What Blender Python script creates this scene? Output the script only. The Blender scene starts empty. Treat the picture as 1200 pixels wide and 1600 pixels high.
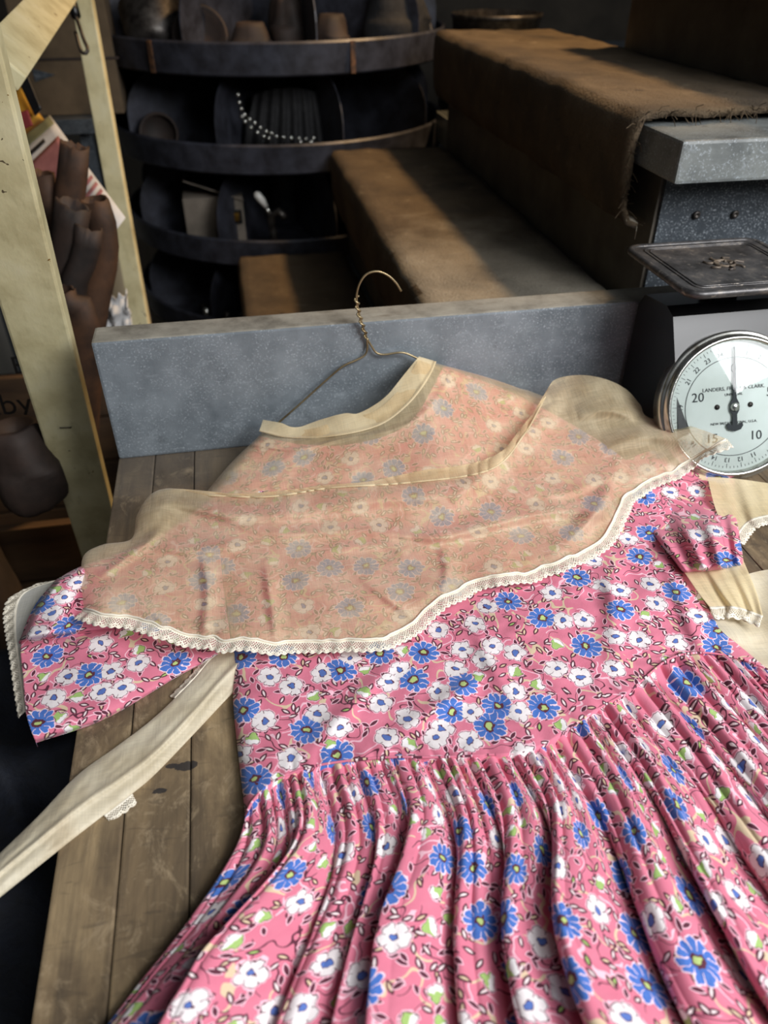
import bpy, bmesh, math, random
import numpy as np
from mathutils import Vector, Matrix
random.seed(7); np.random.seed(7)
PI = math.pi
ZB = 0.915                       # bench top above the floor; all shapes below are given relative to it
EYE = 0.5                        # camera above the bench top
PITCH = math.atan(0.75); YAW = math.atan(287 / 1500.0)
sc = bpy.context.scene
C = sc.collection

# ------------------------------------------------------------------ camera
cd = bpy.data.cameras.new('camera'); cam = bpy.data.objects.new('camera', cd); C.objects.link(cam)
cam.location = (0, 0, ZB + EYE)
cam.rotation_euler = (PI / 2 - PITCH, 0, -YAW)
cd.sensor_fit = 'VERTICAL'; cd.sensor_height = 32.0; cd.lens = 24.0      # 1200 px focal length on 1600 px
cd.clip_start = 0.02; cd.clip_end = 50
cd.dof.use_dof = True; cd.dof.focus_distance = 0.70; cd.dof.aperture_fstop = 5.0
sc.camera = cam

# ------------------------------------------------------------------ world, lights, exposure
w = bpy.data.worlds.new('world'); sc.world = w; w.use_nodes = True
bg = w.node_tree.nodes['Background']; bg.inputs[0].default_value = (0.80, 0.90, 1.0, 1); bg.inputs[1].default_value = 0.05
def area(name, loc, target, size, size_y, power, col):
    l = bpy.data.lights.new(name, 'AREA'); l.shape = 'RECTANGLE'; l.size = size; l.size_y = size_y; l.energy = power; l.color = col
    o = bpy.data.objects.new(name, l); C.objects.link(o); o.location = (loc[0], loc[1], loc[2] + ZB)
    d = Vector((target[0], target[1], target[2])) - Vector(loc)
    o.rotation_euler = d.to_track_quat('-Z', 'Y').to_euler(); return o
area('window_daylight', (1.20, -0.42, 1.20), (0.2, 0.5, 0), 1.0, 0.85, 46, (0.985, 0.99, 1.0))
area('overhead_fill', (0.62, -1.0, 2.0), (0.0, 0.7, 0), 1.2, 0.4, 14, (0.95, 0.98, 1.0))  # added fill from overhead in front, not a fixture of the shop
sl_ = bpy.data.lights.new('stair_lamp', 'SPOT'); sl_.energy = 250; sl_.color = (1.0, 0.64, 0.31); sl_.spot_size = math.radians(46); sl_.spot_blend = 0.55; sl_.shadow_soft_size = 0.10     # shaded bulb over the stairs
so_ = bpy.data.objects.new('stair_lamp', sl_); C.objects.link(so_); so_.location = (1.45, 1.75, 2.1 + ZB); so_.rotation_euler = (Vector((0.42, 1.68, 0)) - Vector((1.45, 1.75, 2.1))).to_track_quat('-Z', 'Y').to_euler()
vs = sc.view_settings; vs.view_transform = 'Standard'; vs.look = 'None'; vs.gamma = 1.0; vs.exposure = 0.0; vs.use_curve_mapping = False

# ------------------------------------------------------------------ geometry helpers
cP, sP, cY, sY = math.cos(PITCH), math.sin(PITCH), math.cos(YAW), math.sin(YAW)
def rays(px, py):
    u = (np.asarray(px, float) - 600) / 1200; v = (800 - np.asarray(py, float)) / 1200
    f = cP + sP * v
    return u * cY + f * sY, -u * sY + f * cY, -sP + cP * v
def hit(px, py, **k):
    (a, val), = k.items(); d = rays(px, py); i = 'XYZ'.index(a)
    t = (val - (EYE if a == 'Z' else 0)) / d[i]
    return np.stack([t * d[0], t * d[1], EYE + t * d[2]], -1)
def H(px, py, **k): return Vector(hit(px, py, **k).tolist())

def link_mesh(name, verts, faces, mat, parent=None, smooth=False, mats=None, fmat=None):
    me = bpy.data.meshes.new(name)
    v = np.asarray(verts, float).copy(); v[:, 2] += ZB
    me.from_pydata(v.tolist() if len(v) < 20000 else [], [], [tuple(f) for f in faces] if len(v) < 20000 else [])
    if len(v) >= 20000:
        F = np.asarray(faces, np.int32)
        me.vertices.add(len(v)); me.vertices.foreach_set('co', v.astype(np.float32).ravel())
        k = F.shape[1]; me.loops.add(F.size); me.loops.foreach_set('vertex_index', F.ravel())
        me.polygons.add(len(F)); me.polygons.foreach_set('loop_start', np.arange(0, F.size, k, dtype=np.int32))
        me.update(calc_edges=True); me.validate()
    for m in (mats or [mat]): me.materials.append(m)
    if fmat is not None: me.polygons.foreach_set('material_index', np.asarray(fmat, np.int32))
    if smooth: me.polygons.foreach_set('use_smooth', [True] * len(me.polygons))
    me.update()
    o = bpy.data.objects.new(name, me); C.objects.link(o)
    if parent: attach(o, parent)
    return o
def attach(o, parent):
    o.parent = parent
    p = parent; off = Vector((0, 0, 0))
    while p is not None: off += p.location; p = p.parent
    o.location = o.location - off
def thing(name, label, cat, loc=(0, 0, 0), group=None):
    o = bpy.data.objects.new(name, None); C.objects.link(o); o.empty_display_size = 0.05
    o.location = (loc[0], loc[1], loc[2] + ZB); return tag(o, label, cat, group)
def tag(o, label, cat, group=None):
    o['label'] = label; o['category'] = cat
    if group: o['group'] = group
    return o
def structure(o): o['kind'] = 'structure'; return o

class MB:
    """collects shapes; build() links them as one mesh object"""
    def __init__(s): s.v = []; s.f = []
    def add(s, v, f):
        n = len(s.v); s.v += [tuple(map(float, p)) for p in v]; s.f += [tuple(i + n for i in q) for q in f]; return s
    def box(s, x0, x1, y0, y1, z0, z1, bev=0.0, M=None):
        bm = bmesh.new(); bmesh.ops.create_cube(bm, size=1)
        for q in bm.verts: q.co = Vector(((x0 + x1) / 2 + q.co.x * (x1 - x0), (y0 + y1) / 2 + q.co.y * (y1 - y0), (z0 + z1) / 2 + q.co.z * (z1 - z0)))
        if bev: bmesh.ops.bevel(bm, geom=bm.edges[:], offset=bev, segments=2, affect='EDGES', profile=0.6)
        return s.bm(bm, M)
    def bm(s, bm, M=None):
        if M is not None: bm.transform(M)
        bm.verts.index_update(); s.add([q.co for q in bm.verts], [[q.index for q in f.verts] for f in bm.faces]); bm.free(); return s
    def tube(s, pts, r, n=8, cap=True, closed=False):
        pts = [Vector(p) for p in pts]; m = len(pts); R = r if hasattr(r, '__len__') else [r] * m
        vs_, fs = [], []; up = None
        for i, p in enumerate(pts):
            if closed: t = (pts[(i + 1) % m] - pts[i - 1]).normalized()
            else: t = (pts[min(i + 1, m - 1)] - pts[max(i - 1, 0)]).normalized()
            if up is None: up = t.orthogonal().normalized()
            up = (up - t * up.dot(t)).normalized(); b = t.cross(up)
            for k in range(n):
                a = 2 * PI * k / n; vs_.append(p + (up * math.cos(a) + b * math.sin(a)) * R[i])
        for i in range(m if closed else m - 1):
            j = (i + 1) % m
            for k in range(n): fs.append((i * n + k, i * n + (k + 1) % n, j * n + (k + 1) % n, j * n + k))
        if cap and not closed: fs += [tuple(range(n))[::-1], tuple((m - 1) * n + k for k in range(n))]
        return s.add(vs_, fs)
    def lathe(s, prof, n=32, M=None, a0=0, a1=2 * PI):
        full = abs(a1 - a0 - 2 * PI) < 1e-6; na = n if full else n + 1
        vs_ = []; fs = []; m = len(prof)
        for k in range(na):
            a = a0 + (a1 - a0) * k / n
            for (r, z) in prof: vs_.append(Vector((r * math.cos(a), r * math.sin(a), z)))
        for k in range(n):
            for i in range(m - 1):
                a, b = k * m, ((k + 1) % na) * m; fs.append((a + i, b + i, b + i + 1, a + i + 1))
        if M is not None: vs_ = [M @ q for q in vs_]
        return s.add(vs_, fs)
    def slab(s, poly, thick, M=None):
        """flat outline in local XY given a thickness along local Z"""
        n = len(poly); vs_ = [Vector((x, y, 0)) for x, y in poly] + [Vector((x, y, thick)) for x, y in poly]
        fs = [tuple(range(n))[::-1], tuple(range(n, 2 * n))] + [(i, (i + 1) % n, n + (i + 1) % n, n + i) for i in range(n)]
        if M is not None: vs_ = [M @ q for q in vs_]
        return s.add(vs_, fs)
    def beam(s, A, B, wdt, dep, side, bev=0.002):
        """board between two points; `side` is the direction of its width"""
        A, B, side = Vector(A), Vector(B), Vector(side); t = (B - A); L = t.length; t.normalize()
        sd = (side - t * side.dot(t)).normalized(); nn = t.cross(sd)
        M = Matrix(((sd.x, nn.x, t.x, A.x), (sd.y, nn.y, t.y, A.y), (sd.z, nn.z, t.z, A.z), (0, 0, 0, 1)))
        return s.box(-wdt / 2, wdt / 2, -dep / 2, dep / 2, 0, L, bev, M)
    def build(s, name, mat, parent=None, smooth=False, label=None):
        o = link_mesh(name, s.v, s.f, mat, parent, smooth)
        if smooth == 'auto':
            try: o.data.set_sharp_from_angle(angle=math.radians(38))
            except Exception: pass
        if label: o['label'] = label
        return o
def frame(origin, zaxis, xhint=(1, 0, 0)):
    z = Vector(zaxis).normalized(); x = Vector(xhint); x = (x - z * x.dot(z)).normalized(); y = z.cross(x); o = Vector(origin)
    return Matrix(((x.x, y.x, z.x, o.x), (x.y, y.y, z.y, o.y), (x.z, y.z, z.z, o.z), (0, 0, 0, 1)))

def vnoise(x, y, seed=0):
    x = np.asarray(x, float); y = np.asarray(y, float); rs = np.random.RandomState(seed); T = rs.rand(64, 64)
    xi = np.floor(x).astype(int); yi = np.floor(y).astype(int); fx = x - xi; fy = y - yi
    fx = fx * fx * fx * (fx * (fx * 6 - 15) + 10); fy = fy * fy * fy * (fy * (fy * 6 - 15) + 10)
    g = lambda a, b: T[a % 64, b % 64]
    return (g(xi, yi) * (1 - fx) + g(xi + 1, yi) * fx) * (1 - fy) + (g(xi, yi + 1) * (1 - fx) + g(xi + 1, yi + 1) * fx) * fy - 0.5
def fbm(x, y, seed=0, oct=3):
    return sum(vnoise(x * 2 ** i, y * 2 ** i, seed + i) / 2 ** i for i in range(oct))
def sstep(a, b, x): t = np.clip((np.asarray(x, float) - a) / (b - a), 0, 1); return t * t * (3 - 2 * t)
def spline(pts, n, closed=False):
    """Catmull-Rom through pts resampled to n points by arc length"""
    P = np.asarray(pts, float); E_ = np.vstack([2 * P[0] - P[1], P, 2 * P[-1] - P[-2]]); out = []
    for i in range(len(P) - 1):
        p0, p1, p2, p3 = E_[i:i + 4]; t = np.linspace(0, 1, 24, endpoint=False)[:, None]
        out.append(.5 * (2 * p1 + (p2 - p0) * t + (2 * p0 - 5 * p1 + 4 * p2 - p3) * t ** 2 + (3 * p1 - p0 - 3 * p2 + p3) * t ** 3))
    Q = np.vstack(out + [P[-1:]]); s = np.r_[0, np.cumsum(np.linalg.norm(np.diff(Q, axis=0), axis=1))]
    u = np.linspace(0, s[-1], n); return np.stack([np.interp(u, s, Q[:, k]) for k in range(P.shape[1])], -1)
def rows_grid(rows, M, N, K=14):
    R = np.stack([spline(r, K) for r in rows])                 # rows x K x 2
    cols = np.stack([spline(R[:, k], M) for k in range(K)], 1)    # M x K
    t = np.linspace(0, K - 1, N); out = np.empty((M, N, 2)); i = np.clip(t.astype(int), 0, K - 2); f = (t - i)[None, :, None]
    g = lambda j: cols[:, np.clip(j, 0, K - 1)]
    p0, p1, p2, p3 = g(i - 1), g(i), g(i + 1), g(i + 2)
    return .5 * (2 * p1 + (p2 - p0) * f + (2 * p0 - 5 * p1 + 4 * p2 - p3) * f ** 2 + (3 * p1 - p0 - 3 * p2 + p3) * f ** 3)
def coons(bottom, top, left, right, M, N):
    b, t, l, r = spline(bottom, N), spline(top, N), spline(left, M), spline(right, M)
    u = np.linspace(0, 1, N)[None, :, None]; v = np.linspace(0, 1, M)[:, None, None]
    return (1 - v) * b[None] + v * t[None] + (1 - u) * l[:, None] + u * r[:, None] - ((1 - u) * (1 - v) * b[0] + u * (1 - v) * b[-1] + (1 - u) * v * t[0] + u * v * t[-1])
def edge_round(M, N, wm, wn, sides='lrtb'):
    """0 at the named borders, 1 inside, rounded"""
    u = np.linspace(0, 1, N)[None, :]; v = np.linspace(0, 1, M)[:, None]; d = np.ones((M, N))
    f = lambda x, w_: np.sqrt(np.clip(1 - (1 - np.clip(x / w_, 0, 1)) ** 2, 0, 1))
    if 'l' in sides: d = d * f(u, wn)
    if 'r' in sides: d = d * f(1 - u, wn)
    if 't' in sides: d = d * f(v, wm)
    if 'b' in sides: d = d * f(1 - v, wm)
    return d
def quads(M, N):
    i = np.arange(M * N).reshape(M, N); return np.stack([i[:-1, :-1], i[1:, :-1], i[1:, 1:], i[:-1, 1:]], -1).reshape(-1, 4)

# ------------------------------------------------------------------ node helpers
class X:
    nt = None
    def __init__(s, sock): s.s = sock
    @staticmethod
    def op(o, *a):
        n = X.nt.nodes.new('ShaderNodeMath'); n.operation = o
        for i, q in enumerate(a):
            if isinstance(q, X): X.nt.links.new(q.s, n.inputs[i])
            else: n.inputs[i].default_value = q
        return X(n.outputs[0])
    def __add__(s, o): return X.op('ADD', s, o)
    __radd__ = __add__
    def __sub__(s, o): return X.op('SUBTRACT', s, o)
    def __rsub__(s, o): return X.op('SUBTRACT', o, s)
    def __mul__(s, o): return X.op('MULTIPLY', s, o)
    __rmul__ = __mul__
    def __truediv__(s, o): return X.op('DIVIDE', s, o)
    def lt(s, o): return X.op('LESS_THAN', s, o)
    def gt(s, o): return X.op('GREATER_THAN', s, o)
    def abs(s): return X.op('ABSOLUTE', s)
    def sin(s): return X.op('SINE', s)
    def cos(s): return X.op('COSINE', s)
    def pow(s, e): return X.op('POWER', s, e)
def new_mat(name):
    m = bpy.data.materials.new(name); m.use_nodes = True; X.nt = m.node_tree
    return m, m.node_tree, m.node_tree.nodes['Principled BSDF']
def node(t, **k):
    n = X.nt.nodes.new(t)
    for a, b in k.items(): setattr(n, a, b)
    return n
def L(a, b): X.nt.links.new(a.s if isinstance(a, X) else a, b)
def mixc(f, a, b):
    n = node('ShaderNodeMix', data_type='RGBA')
    for sock, q in ((n.inputs[0], f), (n.inputs[6], a), (n.inputs[7], b)):
        if isinstance(q, X): L(q, sock)
        elif hasattr(q, 'links'): L(q, sock)
        else: sock.default_value = q if not isinstance(q, tuple) else (*q, 1)[:4]
    return n.outputs[2]
def noise(scale, detail=3, rough=.55, coord=None, stretch=None, dist=0.0):
    n = node('ShaderNodeTexNoise'); n.inputs['Scale'].default_value = scale; n.inputs['Detail'].default_value = detail; n.inputs['Roughness'].default_value = rough; n.inputs['Distortion'].default_value = dist
    src = coord if coord is not None else node('ShaderNodeTexCoord').outputs['Object']
    if stretch:
        mp = node('ShaderNodeMapping'); mp.inputs['Scale'].default_value = stretch; L(src, mp.inputs[0]); src = mp.outputs[0]
    L(src, n.inputs['Vector']); return X(n.outputs[0])
def ramp(f, stops):
    n = node('ShaderNodeValToRGB'); L(f, n.inputs[0]); e = n.color_ramp.elements
    while len(e) < len(stops): e.new(.5)
    for q, (p, c) in zip(e, stops): q.position = p; q.color = (*c, 1)
    return n.outputs[0]
def bump(f, strength, dist, bsdf):
    n = node('ShaderNodeBump'); n.inputs['Strength'].default_value = strength; n.inputs['Distance'].default_value = dist; L(f, n.inputs['Height']); L(n.outputs[0], bsdf.inputs['Normal']); return n
def lin(r, g, b):
    f = lambda c: (c / 255) / 12.92 if c <= 10 else ((c / 255 + .055) / 1.055) ** 2.4
    return (f(r), f(g), f(b))
def simple(name, c1, c2=None, scale=20, rough=.7, metal=0, bmp=0.0, detail=4, stretch=None, lo=.35, hi=.65):
    m, nt, b = new_mat(name); f = noise(scale, detail, .6, stretch=stretch)
    L(ramp(f, [(lo, c2 or tuple(.7 * q for q in c1)), (hi, c1)]), b.inputs['Base Color'])
    b.inputs['Roughness'].default_value = rough; b.inputs['Metallic'].default_value = metal
    if bmp: bump(f, bmp, .004, b)
    return m

# ------------------------------------------------------------------ materials: setting
def m_bench():
    m, nt, b = new_mat('weathered_wood'); tc = node('ShaderNodeTexCoord').outputs['Object']; inf = node('ShaderNodeObjectInfo')
    va = node('ShaderNodeVectorMath', operation='ADD'); L(tc, va.inputs[0]); cmb = node('ShaderNodeCombineXYZ'); L(X(inf.outputs['Random']) * 7, cmb.inputs[1]); L(cmb.outputs[0], va.inputs[1]); tc2 = va.outputs[0]
    g = noise(60, 6, .7, tc2, (1, .06, 1), .3); blot = noise(13, 5, .65, tc2, (1, .55, 1), .6); fine = noise(52, 6, .75, tc2, (1, .7, 1), .8); scr = noise(120, 2, .5, tc2, (.25, 1, 1), 1.5)
    c = ramp(blot, [(.32, lin(76, 63, 47)), (.5, lin(120, 101, 75)), (.66, lin(156, 134, 100))])
    c = mixc(g.gt(0) * ((g - .42) * 2.6), c, lin(62, 52, 42))
    c = mixc((fine - .53) * 4.0 * X.op('GREATER_THAN', fine, .53), c, lin(168, 148, 118))
    c = mixc((scr - .60) * 3.0 * X.op('GREATER_THAN', scr, .60), c, lin(70, 60, 48))
    sx = node('ShaderNodeSeparateXYZ'); L(tc, sx.inputs[0]); x, y = X(sx.outputs[0]), X(sx.outputs[1])
    grey = X.op('MULTIPLY', (y - .60) * 6, 1.0); cl = node('ShaderNodeClamp'); L(grey + (blot - .5) * 3, cl.inputs[0])
    c = mixc(X(cl.outputs[0]) * .7, c, lin(82, 76, 70))
    ink = None
    for ix, iy, ir in ((-.081, .370, .006), (-.092, .372, .003), (-.100, .352, .004)):
        d = ((x - ix) * (x - ix) * .6 + (y - iy) * (y - iy) * 2.4).pow(.5) + (fine - .5) * .008
        q = d.lt(ir); ink = q if ink is None else X.op('MAXIMUM', ink, q)
    c = mixc(ink * .85, c, lin(20, 22, 30))
    L(c, b.inputs['Base Color']); b.inputs['Roughness'].default_value = .78; bump(g * .6 + fine * .5, .35, .002, b); return m
def m_greypaint(name='grey_paint', base=(122, 130, 136), dark=(94, 102, 108), rough=.42):
    m, nt, b = new_mat(name); f = noise(14, 5, .65); s = noise(420, 2, .6); s2 = noise(40, 4, .6)
    c = ramp(f, [(.3, lin(*dark)), (.55, lin(*base)), (.75, lin(*[q + 14 for q in base]))])
    c = mixc((s - .55) * 4 * s.gt(.55) * s2.gt(.42), c, lin(176, 184, 190)); s3 = noise(90, 4, .7, stretch=(.35, 1, 1)); c = mixc((s3 - .6) * 4 * s3.gt(.6), c, lin(150, 158, 164))
    c = mixc((s2 - .64) * 4 * s2.gt(.64), c, lin(50, 54, 56))
    L(c, b.inputs['Base Color']); L(.55 - f * .3, b.inputs['Roughness']); bump(s * .5 + s2, .25, .0015, b); return m
def m_wornedge():
    m, nt, b = new_mat('worn_paint_edge'); f = noise(25, 5, .65); s = noise(70, 4, .65, stretch=(.3, 1, 1))
    c = ramp(f, [(.3, lin(98, 94, 86)), (.5, lin(138, 134, 124)), (.7, lin(160, 156, 145))]); c = mixc((s - .55) * 3 * s.gt(.55), c, lin(94, 80, 64))
    L(c, b.inputs['Base Color']); b.inputs['Roughness'].default_value = .7; bump(s, .3, .002, b); return m
def m_cream():
    m, nt, b = new_mat('chipped_cream_paint'); f = noise(16, 4, .6); st = noise(50, 4, .65, stretch=(1, 1, .12)); sp = noise(55, 3, .6); sp2 = noise(18, 2, .5)
    c = ramp(f, [(.3, lin(184, 172, 130)), (.55, lin(212, 202, 160)), (.75, lin(220, 212, 176))])
    c = mixc((st - .56) * 2.5 * st.gt(.56), c, lin(150, 140, 100))
    c = mixc(sp.gt(.70) * sp2.gt(.5), c, lin(122, 92, 44)); c = mixc(sp.lt(.275), c, lin(96, 84, 62))
    L(c, b.inputs['Base Color']); b.inputs['Roughness'].default_value = .5; bump(st + sp, .3, .0015, b); return m
def m_carpet():
    m, nt, b = new_mat('brown_carpet'); f = noise(7, 4, .6); s = noise(260, 3, .7); s2 = noise(28, 5, .7)
    c = ramp(f, [(.3, lin(62, 51, 38)), (.55, lin(90, 75, 55)), (.75, lin(104, 90, 70))]); c = mixc((s - .45) * 1.6 * s.gt(.45), c, lin(54, 45, 34)); c = mixc((s2 - .62) * 4 * s2.gt(.62), c, lin(140, 126, 104))
    c = mixc(s2.lt(.33), c, lin(52, 42, 30))
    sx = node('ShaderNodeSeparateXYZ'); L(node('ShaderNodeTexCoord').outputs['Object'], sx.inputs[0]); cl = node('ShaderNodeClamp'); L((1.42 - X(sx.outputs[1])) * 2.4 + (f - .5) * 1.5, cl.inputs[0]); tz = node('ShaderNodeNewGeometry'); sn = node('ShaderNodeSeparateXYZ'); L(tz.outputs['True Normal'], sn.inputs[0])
    c = mixc(X(cl.outputs[0]) * X(sn.outputs[2]).gt(.5) * X(sx.outputs[2]).lt(ZB + .2) * (s + .25), c, lin(150, 144, 130))  # daylight on the near ends of the lower treads, painted in as paler grey
    L(c, b.inputs['Base Color']); b.inputs['Roughness'].default_value = .95; bump(s + s2, .9, .004, b); return m
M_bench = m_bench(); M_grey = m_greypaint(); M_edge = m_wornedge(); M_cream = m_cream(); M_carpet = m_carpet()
M_greyst = m_greypaint('stair_grey_paint', (120, 124, 122), (86, 90, 90), .5)
M_dkgrey = m_greypaint('stair_slate_paint', (62, 68, 74), (44, 49, 54), .5)
M_riser = simple('brown_riser_paint', lin(98, 92, 82), lin(66, 60, 52), 8, .6, bmp=.2)
M_floor = simple('concrete', lin(98, 94, 86), lin(66, 62, 56), 6, .85, bmp=.3)
M_wall = simple('old_plaster', lin(62, 56, 48), lin(42, 38, 32), 5, .9, bmp=.3)
M_tin = simple('black_japanned_tin', lin(66, 68, 78), lin(42, 42, 48), 22, .45, metal=.25, bmp=.1)
M_tinedge = simple('rusty_tin_edge', lin(120, 84, 56), lin(46, 40, 40), 60, .6, metal=.4)
M_card = simple('brown_cardboard', lin(106, 88, 66), lin(80, 66, 48), 10, .9)
M_leather = simple('brown_leather', lin(84, 56, 36), lin(44, 29, 20), 14, .75, bmp=.3)
M_leather2 = simple('dark_brown_leather', lin(52, 38, 31), lin(28, 20, 16), 14, .72, bmp=.3)
M_wire = simple('brass_wire', lin(172, 156, 122), lin(128, 112, 82), 60, .4, metal=.8)
M_chrome = simple('worn_nickel', lin(196, 196, 190), lin(120, 112, 98), 40, .24, metal=.95, lo=.3, hi=.5, bmp=.05)
M_black = simple('black_enamel', lin(16, 16, 18), lin(9, 9, 10), 30, .35)
M_brass = simple('brass', lin(190, 150, 70), lin(110, 80, 34), 40, .35, metal=.9)
M_iron = simple('dull_iron', lin(92, 88, 84), lin(50, 46, 44), 40, .45, metal=.8, bmp=.2)
M_porc = simple('white_porcelain', lin(214, 212, 206), lin(190, 188, 180), 30, .2)
M_blackcloth = simple('black_cloth', lin(34, 34, 36), lin(20, 20, 22), 80, .85, bmp=.3)
M_navy = simple('navy_cloth', lin(14, 20, 34), lin(8, 12, 22), 90, .8, bmp=.4)
M_paper = simple('white_paper', lin(206, 206, 206), lin(176, 176, 176), 10, .85)
M_sack = simple('brown_paper_sack', lin(70, 56, 44), lin(48, 38, 30), 8, .85, bmp=.3)
M_print = simple('black_print', lin(26, 22, 20), lin(18, 16, 15), 8, .8)
M_tray = None

# ------------------------------------------------------------------ setting
structure(MB().box(-2.6, 3.0, -2.0, 4.2, -ZB - .05, -ZB).build('floor', M_floor))
structure(MB().box(-2.6, 3.0, 3.6, 3.7, -ZB, 2.0).build('wall_back', M_wall))
structure(MB().box(2.4, 2.5, -.2, 3.6, -ZB, 2.0).build('wall_right', M_wall))
structure(MB().box(-1.7, -1.6, -.2, 3.6, -ZB, 2.0).build('wall_left', M_wall))

# staircase climbing to the right, its treads running away from us
st = thing('staircase', 'carpeted wooden staircase rising to the right behind the grey board', 'staircase', (.8, 1.45, -ZB))
RISE = .245; RUN = .252; NX0 = .268; NZ0 = .066; YN, YF, YC = .882, 2.02, .975
def jag(bm_, amp): return bm_
for k in range(-1, 3):                                    # k = 1 is the upper visible tread
    nx = NX0 + RUN * k; nz = NZ0 + RISE * k
    if k == 2: YFk = 1.64
    else: YFk = YF
    MB().box(nx, nx + RUN + .04, YN, YFk, nz - .048, nz, .004).build('tread', M_greyst, st)
    MB().box(nx + .025, nx + .045, YN + .075, YFk, (nz - RISE) if k > -1 else -ZB, nz - .046, .002).build('riser', M_riser if k != 1 else M_riser, st)
    # carpet over the tread and down over the nose
    n = 60; m = 26; pts = [(nx + RUN + .012, nz + .010), (nx + .02, nz + .012), (nx - .006, nz + .008), (nx - .013, nz - .008), (nx - .013, nz - .05), (nx - .006, nz - .11), (nx + .012, nz - .122)]
    prof = spline(pts, m); V = np.zeros((n, m, 3)); yy = np.linspace(YC, YFk - .004, n)
    for i, y in enumerate(yy):
        V[i, :, 0] = prof[:, 0] + .004 * vnoise(prof[:, 1] * 40 + 3, np.full(m, y * 30), k + 20); V[i, :, 1] = y; V[i, :, 2] = prof[:, 1] + .005 * vnoise(prof[:, 0] * 40, np.full(m, y * 28), k + 9)
    V[0, :, 1] += .010 * vnoise(np.arange(m) * .7, np.zeros(m), 5 + k); 
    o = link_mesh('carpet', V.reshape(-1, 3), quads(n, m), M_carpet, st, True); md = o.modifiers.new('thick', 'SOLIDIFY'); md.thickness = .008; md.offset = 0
    if k in (0, 1):
        fr = MB()
        for i in range(150 if k == 1 else 60):
            q = prof[random.randint(0, m - 1)]; a = random.uniform(0, 2 * PI); ln = random.uniform(.006, .022); p0 = Vector((q[0], YC + random.uniform(-.002, .004), q[1]))
            d = Vector((math.cos(a) * .6, random.uniform(-1, -.1), math.sin(a) * .7)); p1 = p0 + d.normalized() * ln * .5; p2 = p1 + (d + Vector((random.uniform(-.6, .6), 0, -.5))).normalized() * ln * .5
            fr.tube([p0, p1, p2], .0005, 3)
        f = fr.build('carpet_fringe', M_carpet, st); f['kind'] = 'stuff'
sp = MB().box(NX0 + RUN + .03, 2.0, YN + .07, YN + .09, -ZB, NZ0 + RISE - .046).build('side_panel', M_dkgrey, st)
MB().box(NX0 + .03, NX0 + RUN + .03, YN + .07, YN + .09, -ZB, NZ0 - .046).box(NX0 - RUN + .03, NX0 + .03, YN + .07, YN + .09, -ZB, NZ0 - RISE - .046).build('side_panel', M_dkgrey, st)
MB().box(NX0 + RUN * 2 + .03, 2.0, YN + .07, YN + .09, NZ0 + RISE, NZ0 + RISE * 2 - .046).build('side_panel', M_riser, st)
for px, py in ((1087, 335), (1147, 334)):
    p = H(px, py, Y=YN + .07); MB().lathe([(0, 0), (.004, .0005), (.0055, .003), (.0035, .0055), (.0015, .003), (0, .0025)], 14, frame(p, (0, -1, 0))).build('nail_head', M_iron, st, True)
MB().box(NX0 + RUN * 2 + .024, NX0 + RUN * 2 + .03, YN + .04, 1.64, NZ0 + RISE + .012, NZ0 + RISE * 2 - .05).build('kick_board', M_riser, st)

# ------------------------------------------------------------------ workbench
wb = thing('workbench', 'weathered plank workbench with a grey painted board along its back edge', 'workbench', (.29, .42, -ZB))
xs = [-.1665, -.1238, -.0776] + [-.0776 + .092 * i for i in range(1, 10)]
for i in range(len(xs) - 1):
    MB().box(xs[i] + .0004, xs[i + 1] - .0004, .0, .862, -.038, -.0004 * (i % 2), .0016).build('plank', M_bench, wb)
BX1 = .642
bb = MB().box(-.1655, BX1, .8165, .8595, 0.0004, .1495, .003)
o = bb.build('back_board', M_grey, wb); o.data.materials.append(M_edge); o['label'] = 'grey painted back board with a worn pale top edge'
for p in o.data.polygons: p.material_index = 1 if p.normal.z > .3 else 0
for lx, ly in ((-.13, .06), (-.13, .80), (.70, .06), (.70, .80)): MB().box(lx - .03, lx + .03, ly - .03, ly + .03, -ZB, -.038, .003).build('leg', M_bench, wb)
MB().box(-.15, .74, .03, .05, -.13, -.038).build('apron', M_bench, wb); MB().box(-.15, -.13, .05, .83, -.13, -.038).build('apron', M_bench, wb)


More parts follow.
